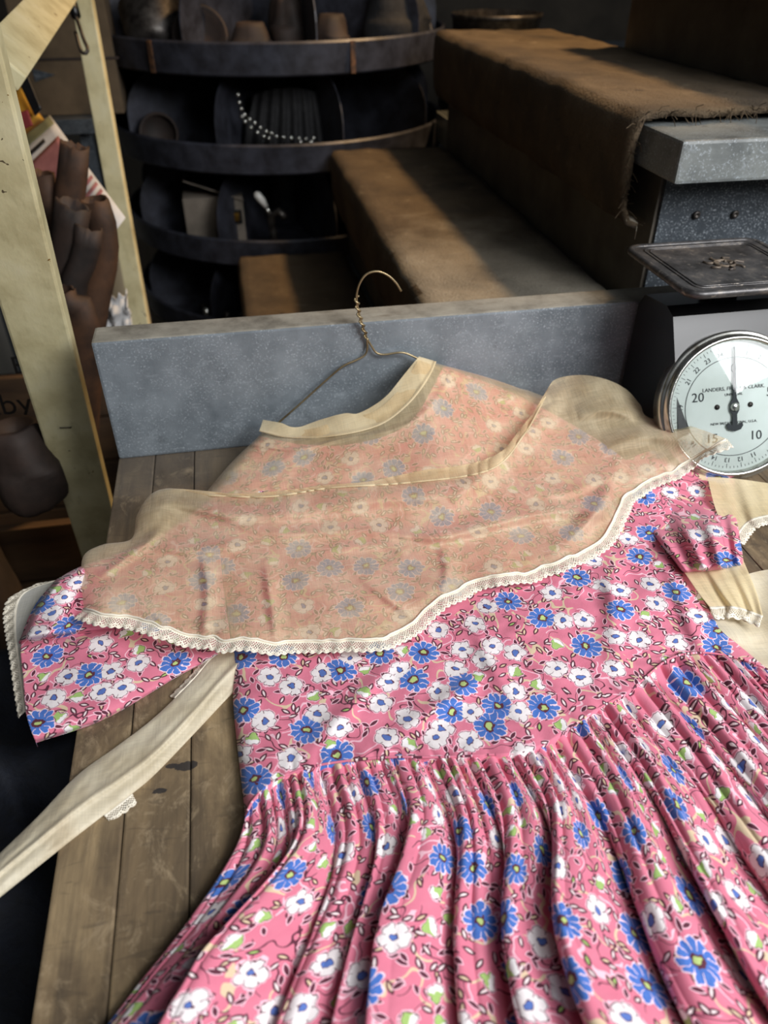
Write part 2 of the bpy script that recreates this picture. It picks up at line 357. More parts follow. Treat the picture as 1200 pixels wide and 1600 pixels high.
# ------------------------------------------------------------------ dress: materials
def sep(name):
    a = node('ShaderNodeAttribute', attribute_name=name); s = node('ShaderNodeSeparateXYZ'); L(a.outputs['Vector'], s.inputs[0]); return a.outputs['Vector'], X(s.outputs[0]), X(s.outputs[1]), X(s.outputs[2])
def m_floral():
    m, nt, b = new_mat('pink_floral_cotton'); cl, cx, cy, _ = sep('cl'); _, fx, fy, code = sep('fc')
    PINK, BLUE, MAR, WHT, GRN, TAN, PALE = lin(214, 104, 130), lin(62, 106, 186), lin(84, 26, 48), lin(238, 232, 232), lin(158, 188, 108), lin(214, 190, 158), lin(240, 190, 204)
    wob = noise(420, 2, .5, cl); wv = noise(60, 3, .6, cl)
    c = mixc(wv, lin(203, 104, 129), lin(221, 128, 150))
    # stems
    n1 = noise(38, 1, .4, cl); msk = noise(30, 1, .4, cl, (1, 1, 1), .4); va = node('ShaderNodeVectorMath', operation='ADD'); L(cl, va.inputs[0]); va.inputs[1].default_value = (3.1, 1.7, 0)
    n2 = noise(46, 1, .4, va.outputs[0])
    c = mixc((n1 - .5).abs().lt(.016) * msk.gt(.50), c, TAN); c = mixc((n2 - .47).abs().lt(.008) * msk.lt(.52), c, MAR); c = mixc((n2 - .55).abs().lt(.014) * msk.lt(.47), c, PALE)
    # scattered leaves
    for sc_, off, lo in ((92, (0, 0, 0), .62), (116, (5.3, 2.2, 0), .46)):
        va = node('ShaderNodeVectorMath', operation='ADD'); L(cl, va.inputs[0]); va.inputs[1].default_value = off
        vo = node('ShaderNodeTexVoronoi', voronoi_dimensions='2D'); vo.inputs['Scale'].default_value = sc_; vo.inputs['Randomness'].default_value = .85; L(va.outputs[0], vo.inputs['Vector'])
        df = node('ShaderNodeVectorMath', operation='SUBTRACT'); L(va.outputs[0], df.inputs[0]); L(vo.outputs['Position'], df.inputs[1])
        s = node('ShaderNodeSeparateXYZ'); L(df.outputs[0], s.inputs[0]); sc3 = node('ShaderNodeSeparateColor'); L(vo.outputs['Color'], sc3.inputs[0])
        a = X(sc3.outputs[0]) * 6.283; t = X(sc3.outputs[1]); ca, sa = a.cos(), a.sin(); dx, dy = X(s.outputs[0]), X(s.outputs[1])
        lx = dx * ca + dy * sa; ly = dy * ca - dx * sa; ll = .0033 + X(sc3.outputs[2]) * .0012
        d = ly.abs() - (1 - (lx / ll) * (lx / ll)) * .0014; inn = d.lt(0); out = d.lt(.0007); rim = d.gt(-.0006)
        has = t.lt(lo)
        c = mixc(out * has, c, mixc(t.lt(.20), MAR, PALE))
        fill = mixc(t.lt(.20), mixc(t.lt(.42), mixc(t.lt(.60), GRN, TAN), lin(232, 214, 214)), MAR)
        c = mixc(inn * has * X.op('MAXIMUM', t.lt(.20), 1 - rim), c, fill)
    # flowers
    ty = X.op('FLOOR', code); rot = X.op('FRACT', code) * 6.283
    nz = node('ShaderNodeTexNoise'); nz.inputs['Scale'].default_value = 130; nz.inputs['Detail'].default_value = 2; L(cl, nz.inputs['Vector']); sx = node('ShaderNodeSeparateColor'); L(nz.outputs['Color'], sx.inputs[0])
    dx, dy = cx - fx + (X(sx.outputs[0]) - .5) * .0075, cy - fy + (X(sx.outputs[1]) - .5) * .0075; r = (dx * dx + dy * dy).pow(.5) * 1.17 + (wob - .5) * .0024; ang = X.op('ARCTAN2', dy, dx) + rot
    isB = ty.lt(.5); isW = ty.gt(.5) * ty.lt(1.5); isG = ty.gt(1.5) * ty.lt(2.5)
    p = (ang * 5.5).cos().abs(); e = .0112 + p.pow(.6) * .0036
    c = mixc(r.lt(e + .0012) * isB, c, lin(236, 206, 220)); blue = mixc(wob, lin(48, 90, 172), lin(78, 124, 200))
    c = mixc(r.lt(e) * isB * X.op('MAXIMUM', p.gt(.20), r.lt(.0068)), c, blue)
    c = mixc(r.lt(.0048 + (wob - .5) * .007) * isB, c, MAR); c = mixc(r.lt(.0026 + (wob - .5) * .005) * isB, c, lin(176, 196, 120))
    p = (ang * 2.5).cos().abs(); e = .0086 + p.pow(.5) * .0030
    c = mixc(r.lt(e + .0011) * isW, c, PALE); c = mixc(r.lt(e + .0001) * isW, c, MAR); wh = mixc(noise(200, 2, .5, cl), lin(222, 210, 212), WHT)
    c = mixc(r.lt(e - .0006) * isW * X.op('MAXIMUM', p.gt(.11), r.lt(.0068)), c, wh)
    c = mixc(r.lt(.0036 + (wob - .5) * .005) * isW, c, MAR); c = mixc(r.lt(.0029 + (wob - .5) * .004) * isW, c, lin(80, 110, 180))
    e = .0050 + ((ang * 1.5).cos().abs()) * .0018
    c = mixc(r.lt(e + .0008) * isG, c, PALE); c = mixc(r.lt(e) * isG, c, MAR); c = mixc(r.lt(e - .0006) * isG, c, mixc((ang + wob).sin().gt(.15), GRN, WHT))
    L(c, b.inputs['Base Color']); b.inputs['Roughness'].default_value = .82; b.inputs['Sheen Weight'].default_value = .15
    bump(noise(900, 2, .5, cl) + noise(90, 3, .6, cl) * 1.5, .25, .0008, b); return m
def m_sheer(name, alpha, c1, c2, tint=(1.0, .97, .93)):
    m, nt, b = new_mat(name); cl, cx, cy, _ = sep('cl')
    f = noise(22, 4, .6, cl); s = noise(900, 2, .6, cl, (1, .05, 1)); s2 = noise(900, 2, .6, cl, (.05, 1, 1)); st_ = noise(8, 4, .65, cl)
    col = ramp(f, [(.3, c2), (.65, c1)]); col = mixc((st_ - .55) * 2.5 * st_.gt(.55), col, lin(186, 148, 92))
    L(col, b.inputs['Base Color']); b.inputs['Roughness'].default_value = .55; b.inputs['Sheen Weight'].default_value = .3
    out = nt.nodes['Material Output']; tr = node('ShaderNodeBsdfTransparent'); tr.inputs[0].default_value = (*tint, 1); tl = node('ShaderNodeBsdfTranslucent'); L(col, tl.inputs[0])
    mx0 = node('ShaderNodeMixShader'); mx0.inputs[0].default_value = .3; L(b.outputs[0], mx0.inputs[1]); L(tl.outputs[0], mx0.inputs[2])
    mx = node('ShaderNodeMixShader'); L(X.op('MINIMUM', alpha + (s + s2 - 1) * .35 + (f - .5) * .30, 1.0), mx.inputs[0]); L(tr.outputs[0], mx.inputs[1]); L(mx0.outputs[0], mx.inputs[2]); L(mx.outputs[0], out.inputs[0])
    bump(s + s2, .3, .0005, b); return m
def m_lace():
    m, nt, b = new_mat('cream_lace'); cl, s, t, _ = sep('cl')           # s metres along, t 0..1 across
    f = noise(40, 3, .6, cl); L(ramp(f, [(.3, lin(228, 216, 192)), (.7, lin(250, 244, 230))]), b.inputs['Base Color']); b.inputs['Roughness'].default_value = .8
    k = PI / .0021; T = t * .011
    l1 = ((s + T * .8) * k).sin().abs().lt(.42); l2 = ((s - T * .8) * k).sin().abs().lt(.42)
    sc1 = (s * (PI / .0062)).sin().abs(); a = X.op('MAXIMUM', l1, l2)
    a = X.op('MAXIMUM', a, t.lt(.20)); a = X.op('MAXIMUM', a, (t - .70 - sc1 * .10).abs().lt(.06)); a = X.op('MAXIMUM', a, t.gt(.90))
    out = nt.nodes['Material Output']; tr = node('ShaderNodeBsdfTransparent'); mx = node('ShaderNodeMixShader'); L(a, mx.inputs[0]); L(tr.outputs[0], mx.inputs[1]); L(b.outputs[0], mx.inputs[2]); L(mx.outputs[0], out.inputs[0]); return m
M_floral = m_floral()
M_sheer = m_sheer('sheer_cream_organza', .56, lin(248, 231, 192), lin(230, 204, 158))
M_sash = m_sheer('cream_organza_doubled', .93, lin(246, 235, 208), lin(230, 215, 182))
M_frill = m_sheer('cream_organza_frill', .88, lin(244, 228, 188), lin(228, 208, 162))
M_cuff = m_sheer('white_cuff_lining', .96, lin(250, 248, 240), lin(240, 236, 222))
M_neck = m_sheer('cream_neck_facing', .95, lin(244, 228, 190), lin(226, 204, 160))
M_lace = m_lace()

# ------------------------------------------------------------------ dress: the surface it lies on
AX = [-.30, -.05, .01, .10, .19, .27, .34, .42, .50, .58]; AZ = [0, .012, .030, .060, .092, .062, .042, .056, .026, 0]
def base(x, y): return np.interp(x, AX, AZ) * np.clip((y - .57) / .23, 0, 1) ** 1.4
def S(px, py, off):
    """cloth point seen at a photo position, `off` above the lie of the garment on the bench and board"""
    px = np.asarray(px, float); py = np.asarray(py, float); d = rays(px, py); z = np.zeros(px.shape) + .02
    for _ in range(70):
        t = (z - EYE) / d[2]; x = t * d[0]; y = np.minimum(t * d[1], .86); z = .6 * z + .4 * (base(x, y) + off)
    t = (z - EYE) / d[2]; return np.stack([t * d[0], np.minimum(t * d[1], .8135), z], -1)

# flowers of the print: positions read off the cloth (0 blue, 1 white, 2 bud)
B_ = [(377, 1024), (443, 1022), (593, 1017), (662, 1017), (532, 1044), (646, 1059), (380, 1107), (479, 1137), (526, 1176), (398, 1215), (794, 937), (848, 963), (902, 900), (916, 1007), (970, 950), (1000, 867), (1052, 847), (1015, 830), (1057, 922), (1122, 982), (1122, 1010), (849, 1102), (724, 1065), (778, 1100), (706, 1109), (765, 1132),
      (355, 745), (427, 730), (475, 712), (580, 677), (662, 675), (692, 635), (615, 730), (462, 905), (515, 885), (642, 885), (572, 882), (547, 947), (467, 855), (745, 610), (815, 835), (767, 797), (690, 805), (707, 915), (900, 632), (905, 680)]
W_ = [(455, 1070), (412, 1123), (497, 1113), (530, 1134), (595, 1096), (454, 1183), (373, 1177), (605, 1149), (637, 1120), (685, 1077), (625, 1044), (608, 1063), (547, 1025), (421, 1054), (503, 1050), (690, 1137), (685, 982), (762, 945), (742, 972), (805, 1017), (722, 1012), (770, 1007), (880, 967), (912, 965), (942, 912), (970, 920), (1017, 910), (1027, 940), (962, 992), (1000, 997), (1057, 1000), (982, 840), (1092, 960), (870, 1042), (907, 1055), (960, 1042), (805, 1078), (755, 1028), (712, 1043), (638, 1120), (734, 1155), (735, 1110), (680, 1150), (812, 1110), (820, 1175)]
G_ = [(395, 1152), (490, 1084), (638, 1158), (434, 1215), (570, 1044), (628, 1014), (517, 1162), (568, 1078), (840, 1066), (877, 1130), (800, 1195), (805, 1047), (748, 1053), (628, 1012), (640, 1160), (872, 1004), (1010, 960), (1030, 880), (1095, 930)]
LB = [(62, 940), (105, 973), (72, 1020), (138, 1049), (273, 1031), (58, 1124)]; LW = [(99, 928), (80, 953), (58, 983), (155, 1000), (172, 1043), (105, 1052), (157, 1076), (83, 1085), (120, 905), (215, 1030), (190, 1070)]; LG = [(84, 916), (66, 1052), (120, 1083), (92, 1115), (215, 1010)]
RB = [(1000, 785), (1120, 747), (1135, 878)]; RW = [(1047, 772), (1030, 800), (1090, 838), (1118, 832), (1130, 790)]; RG = [(1085, 810)]
def traced(*lists):
    out = []
    for ty, l in enumerate(lists):
        for p in l: q = S(np.array([p[0]]), np.array([p[1]]), .018)[0]; out.append((q[0], q[1], ty))
    return out
def fill(fl, x0, x1, y0, y1, dmin, tries, seed, probs=(.36, .86), skip=None):
    rs = random.Random(seed); fl = list(fl)
    for _ in range(tries):
        x, y = rs.uniform(x0, x1), rs.uniform(y0, y1); u = rs.random(); ty = 0 if u < probs[0] else 1 if u < probs[1] else 2
        rad = (.0165, .0135, .008); ok = True
        if skip and skip(x, y): continue
        for fx, fy, ft in fl:
            if (fx - x) ** 2 + (fy - y) ** 2 < ((rad[ty] + rad[ft]) * dmin) ** 2: ok = False; break
        if ok: fl.append((x, y, ty))
    return fl
def floral_attrs(o, cl, flowers, nface_top):
    me = o.data; n = len(me.vertices); a = me.attributes.new('cl', 'FLOAT_VECTOR', 'POINT'); v = np.zeros((n, 3), np.float32); v[:len(cl), :2] = cl[:, :2]; v[len(cl):, :2] = cl[-1, :2] if len(cl) < n else 0
    if len(cl) < n: v[len(cl):, :2] = o['_wall'] if '_wall' in o else v[len(cl):, :2]
    a.data.foreach_set('vector', v.ravel())
    nf = len(me.polygons); li = np.zeros(len(me.loops), np.int32); me.loops.foreach_get('vertex_index', li); ctr = v[li.reshape(nf, 4)].mean(1)[:, :2]
    F = np.array([(x, y, t) for x, y, t in flowers]); R = np.array([.0150, .0118, .0068])[F[:, 2].astype(int)]; rs = np.random.RandomState(3); codes = F[:, 2] + rs.rand(len(F)) * .98
    out = np.zeros((nf, 3), np.float32)
    for i in range(0, nf, 8192):
        c = ctr[i:i + 8192]; d = np.sqrt((c[:, None, 0] - F[None, :, 0]) ** 2 + (c[:, None, 1] - F[None, :, 1]) ** 2) / R; k = d.argmin(1); out[i:i + 8192] = np.stack([F[k, 0], F[k, 1], codes[k]], -1)
    a = me.attributes.new('fc', 'FLOAT_VECTOR', 'FACE'); a.data.foreach_set('vector', out.ravel())
def cl_attr(o, cl):
    a = o.data.attributes.new('cl', 'FLOAT_VECTOR', 'POINT'); v = np.zeros((len(o.data.vertices), 3), np.float32); v[:len(cl), :cl.shape[1]] = cl; a.data.foreach_set('vector', v.ravel())
def floral(name, P, cl, flowers, parent, floor=.0008, wall='lrtb'):
    """cloth top surface with its sides falling to the bench"""
    M, N = P.shape[:2]; V = [P.reshape(-1, 3)]; F = [quads(M, N)]; I = np.arange(M * N).reshape(M, N); n = M * N; CL = [cl.reshape(-1, 2)]
    for sd, idx in (('t', I[0]), ('b', I[-1][::-1]), ('l', I[:, 0][::-1]), ('r', I[:, -1])):
        if sd not in wall: continue
        q = V[0][idx].copy(); q[:, 2] = np.minimum(q[:, 2] - .0002, floor); V.append(q); CL.append(CL[0][idx] + .004); k = len(idx); j = np.arange(n, n + k); n += k
        F.append(np.stack([idx[:-1], idx[1:], j[1:], j[:-1]], -1))
    o = link_mesh(name, np.vstack(V), np.vstack(F), M_floral, parent, True); floral_attrs(o, np.vstack(CL), flowers, 0); return o

dress = thing('dress', 'pink floral cotton dress with a sheer cream collar laid on the bench', 'dress', (.17, .45, 0))

# bodice
waist = [(383, 1275), (396, 1250), (425, 1222), (480, 1200), (540, 1189), (610, 1183), (680, 1183), (750, 1180), (820, 1174), (868, 1152), (930, 1110), (985, 1078), (1045, 1030), (1100, 1020), (1160, 1030), (1200, 1046)]
rowsB = [[(405, 682), (480, 695), (560, 692), (640, 660), (695, 570)], [(372, 724), (480, 735), (600, 730), (720, 692), (768, 600)], [(334, 776), (470, 790), (620, 790), (770, 745), (838, 632)],
         [(330, 850), (480, 870), (650, 870), (830, 820), (960, 705)], [(352, 940), (500, 955), (680, 950), (870, 890), (1050, 790)], [(363, 1020), (510, 1040), (690, 1040), (880, 985), (1078, 895)], [(365, 1110), (520, 1115), (700, 1110), (900, 1050), (1128, 980)], waist]
Mb, Nb = 300, 330
G = rows_grid(rowsB, Mb, Nb, 24); gx, gy = G[..., 0], G[..., 1]
er = edge_round(Mb, Nb, .05, .045, 'lr')
flat = S(gx, gy, .016); cx, cy = flat[..., 0], flat[..., 1]
wr = .006 * fbm(cx * 9 + 3, cy * 13, 11) + .0030 * fbm(cx * 34 + cy * 18, cy * 30 - cx * 14, 15)
v_ = np.linspace(0, 1, Mb)[:, None]; u_ = np.linspace(0, 1, Nb)[None, :]
gath = .0016 * np.abs(np.sin(u_ * 92 + 5 * vnoise(u_ * 12, v_ * 3, 4))) * sstep(.93, 1.0, v_)
# diagonal pull folds on the right of the bodice
fold = lambda x, y, x0, y0, ang, wdt, ln, amp: amp * np.exp(-(((x - x0) * -math.sin(ang) + (y - y0) * math.cos(ang)) / wdt) ** 2 - (((x - x0) * math.cos(ang) + (y - y0) * math.sin(ang)) / ln) ** 2)
f_ = fold(cx, cy, .30, .46, 1.2, .010, .07, .006) + fold(cx, cy, .24, .50, 1.0, .012, .06, .005) + fold(cx, cy, .36, .44, 1.35, .008, .06, .006) + fold(cx, cy, .12, .38, .5, .009, .05, .005) + fold(cx, cy, .06, .40, .75, .008, .05, .005) + fold(cx, cy, .17, .41, 1.7, .009, .05, .004)
PB = S(gx, gy, (.0155 + wr + f_ * sstep(.60, .70, v_) + gath) * er + .001)
flB = fill(traced(B_, W_, G_), -.12, .50, .26, .84, 1.05, 3000, 5)
bod = floral('bodice', PB, np.stack([cx, cy], -1), flB, dress, wall='lrb')

# skirt
rowsS = [waist, [(360, 1330), (420, 1335), (500, 1330), (560, 1325), (660, 1312), (790, 1310), (935, 1288), (1040, 1230), (1160, 1170), (1345, 1165)],
         [(285, 1455), (420, 1465), (545, 1470), (690, 1450), (850, 1450), (1015, 1428), (1160, 1385), (1300, 1340), (1530, 1330)],
         [(170, 1600), (360, 1620), (520, 1620), (720, 1620), (930, 1610), (1110, 1598), (1290, 1560), (1480, 1525), (1765, 1485)],
         [(20, 1790), (290, 1810), (490, 1810), (740, 1800), (1010, 1790), (1230, 1770), (1450, 1720), (1680, 1680), (2080, 1640)]]
Ms, Ns = 240, 1150
G = rows_grid(rowsS, Ms, Ns, 26); gx, gy = G[..., 0], G[..., 1]; b_ = np.linspace(0, 1, Ms)[:, None]; a_ = np.linspace(0, 1, Ns)[None, :]
rs = np.random.RandomState(21)
def pleat(ph, seed):
    i = np.floor(ph).astype(int); f = ph - i; r_ = np.random.RandomState(seed).rand(200); amp = .40 + 1.15 * r_[i % 200]; sk = .32 + .30 * np.random.RandomState(seed + 1).rand(200)[i % 200]
    f2 = np.where(f < sk, f / sk * .5, .5 + (f - sk) / (1 - sk) * .5); return amp * np.sin(PI * f2) ** .75, amp, np.cos(PI * f2)
ph1 = 14 * (a_ + .026 * vnoise(a_ * 6 + 2, b_ * .7, 31) * 2 + .006 * vnoise(a_ * 20, b_ * 1.6, 33)) + 1
ph2 = 47 * (a_ + .010 * vnoise(a_ * 14, b_ * .9, 35) * 2) + 3
p1_, am1, d1 = pleat(ph1, 41); p2_, am2, d2 = pleat(ph2, 51)
A1 = .0035 + .0330 * sstep(.02, .55, b_); A2 = .0055 * np.exp(-b_ * 4.0) + .0014
flatS = S(gx, gy, .016)
er = edge_round(Ms, Ns, .03, .018, 'lr')
zs = (.006 + .004 * sstep(0, .3, b_) + A1 * p1_ * (.75 + .6 * vnoise(a_ * 9, b_ * 2, 61)) + A2 * p2_ + .003 * fbm(a_ * 30, b_ * 5, 62)) * er + .001
zs = zs * sstep(-.02, .03, b_) + (1 - sstep(-.02, .03, b_)) * .015
PS = S(gx, gy, .012 + 0 * zs); PS[..., 2] = zs
# fold crests lean to the left so the valleys close up
lean = -.75 * A1 * p1_ * er * sstep(.0, .25, b_)
tx = np.gradient(PS[..., 0], axis=1); ty = np.gradient(PS[..., 1], axis=1); tn = np.sqrt(tx ** 2 + ty ** 2) + 1e-9
PS[..., 0] += lean * tx / tn; PS[..., 1] += lean * ty / tn
row = int(Ms * .62); uu = np.r_[0, np.cumsum(np.linalg.norm(np.diff(PS[row], axis=0), axis=1))]; vv = np.r_[0, np.cumsum(np.linalg.norm(np.diff(flatS, axis=0), axis=2).mean(1))]
uu = uu * .95; clS = np.stack([np.broadcast_to(uu[None], (Ms, Ns)), np.broadcast_to(vv[:, None], (Ms, Ns))], -1)
flS = fill([], -.01, uu[-1] + .01, -.01, vv[-1] + .01, 1.0, 12000, 9, (.42, .86))
floral('skirt', PS, clS, flS, dress)
ws = S(*np.array(spline(waist, 160)).T, .0172)
MB().tube(ws.tolist(), .0009, 6).build('waist_seam', M_floral, dress, True)
o = dress.children[-1]; floral_attrs(o, np.repeat(ws[:, :2], 6, 0), flB, 0) if all(len(p.vertices) == 4 for p in o.data.polygons) else None
if 'cl' not in o.data.attributes:
    cl_attr(o, np.repeat(ws[:, :2], 6, 0)); at = o.data.attributes.new('fc', 'FLOAT_VECTOR', 'FACE'); at.data.foreach_set('vector', np.tile(np.array([9, 9, 3.], np.float32), len(o.data.polygons)))

# sleeves
rowsL = [[(338, 772), (345, 880), (362, 1015)], [(240, 840), (262, 930), (285, 1052)], [(128, 884), (140, 990), (165, 1122)], [(88, 906), (55, 945), (33, 1000), (36, 1060), (42, 1120), (56, 1160)]]
Ml, Nl = 150, 130
G = rows_grid(rowsL, Ml, Nl, 14); gx, gy = G[..., 0], G[..., 1]; v_ = np.linspace(0, 1, Ml)[:, None]; u_ = np.linspace(0, 1, Nl)[None, :]
fl_ = S(gx, gy, .014); cx, cy = fl_[..., 0], fl_[..., 1]
crease = .36 + .05 * np.sin(v_ * 3) ; step = sstep(.0, .035, u_ - crease)
zl = (.015 + .004 * fbm(cx * 18, cy * 14, 71) - .002 * step * sstep(.15, .5, v_) + .004 * np.exp(-((u_ - crease + .03) / .04) ** 2) - .004 * np.exp(-((u_ - crease - .03) / .03) ** 2) + .003 * np.sin(u_ * 22 + v_ * 5) * sstep(.7, .2, v_)) * (.45 + .55 * sstep(.25, .7, v_)) * edge_round(Ml, Nl, .06, .10, 'lr') + .0015
PL = S(gx, gy, zl); sl = floral('sleeve', PL, np.stack([cx, cy], -1), fill(traced(LB, LW, LG), -.28, .02, .34, .80, 1.05, 1500, 12), dress)
rowsR = [[(940, 735), (1040, 700), (1140, 722)], [(985, 800), (1070, 770), (1148, 745)], [(1030, 850), (1095, 830), (1150, 795)], [(1068, 897), (1120, 892), (1163, 884)]]
Mr, Nr = 110, 110
G = rows_grid(rowsR, Mr, Nr, 12); gx, gy = G[..., 0], G[..., 1]; v_ = np.linspace(0, 1, Mr)[:, None]; u_ = np.linspace(0, 1, Nr)[None, :]
fl_ = S(gx, gy, .02); cx, cy = fl_[..., 0], fl_[..., 1]
zr = (.027 + .010 * np.sin(PI * np.clip((u_ - .30) / .5, 0, 1)) + .004 * np.sin(u_ * 20 + 1) + .005 * np.exp(-((u_ - .78) / .03) ** 2)) * (.10 + .90 * sstep(.42, .75, v_)) * edge_round(Mr, Nr, .05, .12, 'lrb') + .0035
PR = S(gx, gy, zr); sr = floral('sleeve', PR, np.stack([cx, cy], -1), fill(traced(RB, RW, RG), .34, .56, .44, .78, 1.05, 800, 13), dress, wall='lrb')

# lace strips and frills
def smoothn(T, k=5):
    P = np.vstack([T[:1]] * k + [T] + [T[-1:]] * k); return sum(P[i:i + len(T)] for i in range(2 * k + 1)) / (2 * k + 1)
def lace(name, inner, outer, parent, scallop=.0062, n=None):
    """net strip with a scalloped outer edge between two 3-D curves"""
    inner = np.asarray(inner); outer = np.asarray(outer); s = np.r_[0, np.cumsum(np.linalg.norm(np.diff((inner + outer) / 2, axis=0), axis=1))]; n = n or max(12, int(s[-1] / .0009)); u = np.linspace(0, s[-1], n)
    I = np.stack([np.interp(u, s, inner[:, k]) for k in range(3)], -1); O = np.stack([np.interp(u, s, outer[:, k]) for k in range(3)], -1)
    m = 7; k = 1 - .16 * (1 - np.abs(np.sin(u * PI / scallop)))[:, None]; V = np.stack([I + (O - I) * k * (j / (m - 1)) for j in range(m)], 0)
    V[1:-1, :, 2] += .0012 * np.sin(u * 500)[None] * np.linspace(0, 1, m)[1:-1, None]
    o = link_mesh(name, V.reshape(-1, 3), quads(m, n), M_lace, parent, True)
    cl_attr(o, np.stack([np.tile(u, m), np.repeat(np.linspace(0, 1, m), n)], -1)); md = o.modifiers.new('thick', 'SOLIDIFY'); md.thickness = .0006; md.offset = 0; return o
def outward(P, wid, sign=1, drop=0.0):
    t = smoothn(np.gradient(P, axis=0), 8); nrm = np.stack([t[:, 1], -t[:, 0]], -1); nrm /= np.linalg.norm(nrm, axis=1)[:, None] + 1e-9; O = P.copy(); O[:, :2] += sign * nrm * wid; O[:, 2] -= drop; return smoothn(O, 3)
def sheet(name, G, z, mat, parent, cl=None, thick=.0006):
    P = S(G[..., 0], G[..., 1], z); M, N = P.shape[:2]; o = link_mesh(name, P.reshape(-1, 3), quads(M, N), mat, parent, True); cl_attr(o, (P if cl is None else cl).reshape(-1, P.shape[-1] if cl is None else cl.shape[-1])[:, :2])
    return o, P

# left cuff lining with lace
cuff_in = spline([(120, 900), (82, 930), (48, 975), (40, 1005), (44, 1060), (50, 1110), (60, 1150)], 60); cuff_mid = spline([(92, 906), (46, 922), (28, 944), (25, 985), (30, 1030), (35, 1070), (39, 1112)], 60); cuff_out = spline([(56, 912), (14, 934), (4, 956), (6, 985), (14, 1030), (20, 1075), (28, 1124)], 60)
G = np.stack([cuff_in + (cuff_mid - cuff_in) * k for k in np.linspace(0, 1, 12)]); z = np.broadcast_to(.011 - .003 * np.linspace(0, 1, 12)[:, None], (12, 60)) + .0012 * np.sin(np.linspace(0, 14, 60))[None]
o, P = sheet('cuff_lining', G, z, M_cuff, sl); lace('lace_trim', P[-1], S(cuff_out[:, 0], cuff_out[:, 1], .006), sl)
# the folded-over upper half of that sleeve
rowsF = [[(338, 774), (345, 880), (352, 962)], [(240, 842), (255, 900), (264, 974)], [(130, 883), (136, 930), (142, 986)], [(88, 905), (56, 946), (29, 1003)]]
G = rows_grid(rowsF, 130, 70, 12); v_ = np.linspace(0, 1, 130)[:, None]; u_ = np.linspace(0, 1, 70)[None, :]; fl_ = S(G[..., 0], G[..., 1], .014); cx, cy = fl_[..., 0], fl_[..., 1]
zf = .0125 + (.024 + .004 * fbm(cx * 22, cy * 20, 171) + .003 * np.sin(u_ * 9 + v_ * 7)) * (.20 + .80 * sstep(.66, .88, v_)) * edge_round(130, 70, .05, .09, 'lrb')
sf = floral('sleeve_fold', S(G[..., 0], G[..., 1], zf), np.stack([cx, cy], -1), fill(traced(LB, LW, LG), -.28, .02, .34, .80, 1.05, 1500, 12), dress, floor=.009); P_ = sf.location.copy()
# right cuff lining, back frill and lace
def frill(rows, z0, z1, parent, mat, waves, amp, lw, sign, seed, nm='cuff_lining', lz=.003):
    G = rows_grid(rows, 40, 90, 10); v = np.linspace(0, 1, 40)[:, None]; u = np.linspace(0, 1, 90)[None]; z = z0 + (z1 - z0) * v + amp * (np.sin(u * waves + seed) + .5 * np.sin(u * waves * 2.3 + seed)) * (.3 + .7 * v)
    o, P = sheet(nm, G, z, mat, parent); lace('lace_trim', P[-1], outward(P[-1], lw, sign, lz), parent); return o
frill([[(1060, 880), (1110, 880), (1160, 872)], [(1090, 925), (1140, 925), (1182, 925)], [(1108, 948), (1150, 948), (1192, 962)]], .020, .014, sr, M_frill, 14, .0022, .014, 1, 1)
frill([[(1105, 745), (1150, 748), (1215, 757)], [(1120, 800), (1170, 790), (1225, 785)], [(1145, 842), (1172, 812), (1225, 800)]], .018, .010, sr, M_frill, 11, .0020, .012, 1, 2)
G = rows_grid([[(1140, 905), (1200, 890), (1290, 885)], [(1110, 960), (1200, 950), (1310, 950)], [(1165, 1020), (1230, 1010), (1330, 1020)], [(1215, 1065), (1290, 1080), (1370, 1100)]], 60, 60, 10); v = np.linspace(0, 1, 60)[:, None]; u = np.linspace(0, 1, 60)[None]
sheet('sash', G, .005 + .003 * np.sin(u * 11 + v * 4) + .002 * np.sin(v * 17), M_sash, dress)[0]['label'] = 'cream organza sash end lying right of the bodice'

# sash on the left
up = spline([(372, 998), (330, 1030), (300, 1064), (240, 1122), (180, 1168), (120, 1212), (60, 1275), (0, 1333), (-60, 1390)], 160); lo = spline([(385, 1060), (345, 1102), (300, 1150), (240, 1212), (200, 1245), (150, 1283), (100, 1322), (0, 1402), (-60, 1450)], 160)
tt = np.linspace(0, 1, 26)[:, None, None]; G = up[None] * (1 - tt) + lo[None] * tt; tt = tt[..., 0]
z = .004 + .005 * np.sin(PI * tt) ** .6 + .003 * np.exp(-((tt - .52 - .1 * np.sin(np.linspace(0, 5, 160))[None]) / .06) ** 2) + .002 * fbm(tt * 4, np.linspace(0, 9, 160)[None], 81)
o, P = sheet('sash', G, z, M_sash, dress); o['label'] = 'long cream organza sash trailing off the bench'; seg = P[0, 8:38]; lace('lace_trim', seg, outward(seg, .008, 1, .004), o); seg = P[-1, 68:84]; lace('lace_trim', seg, outward(seg, .007, -1, .004), o)

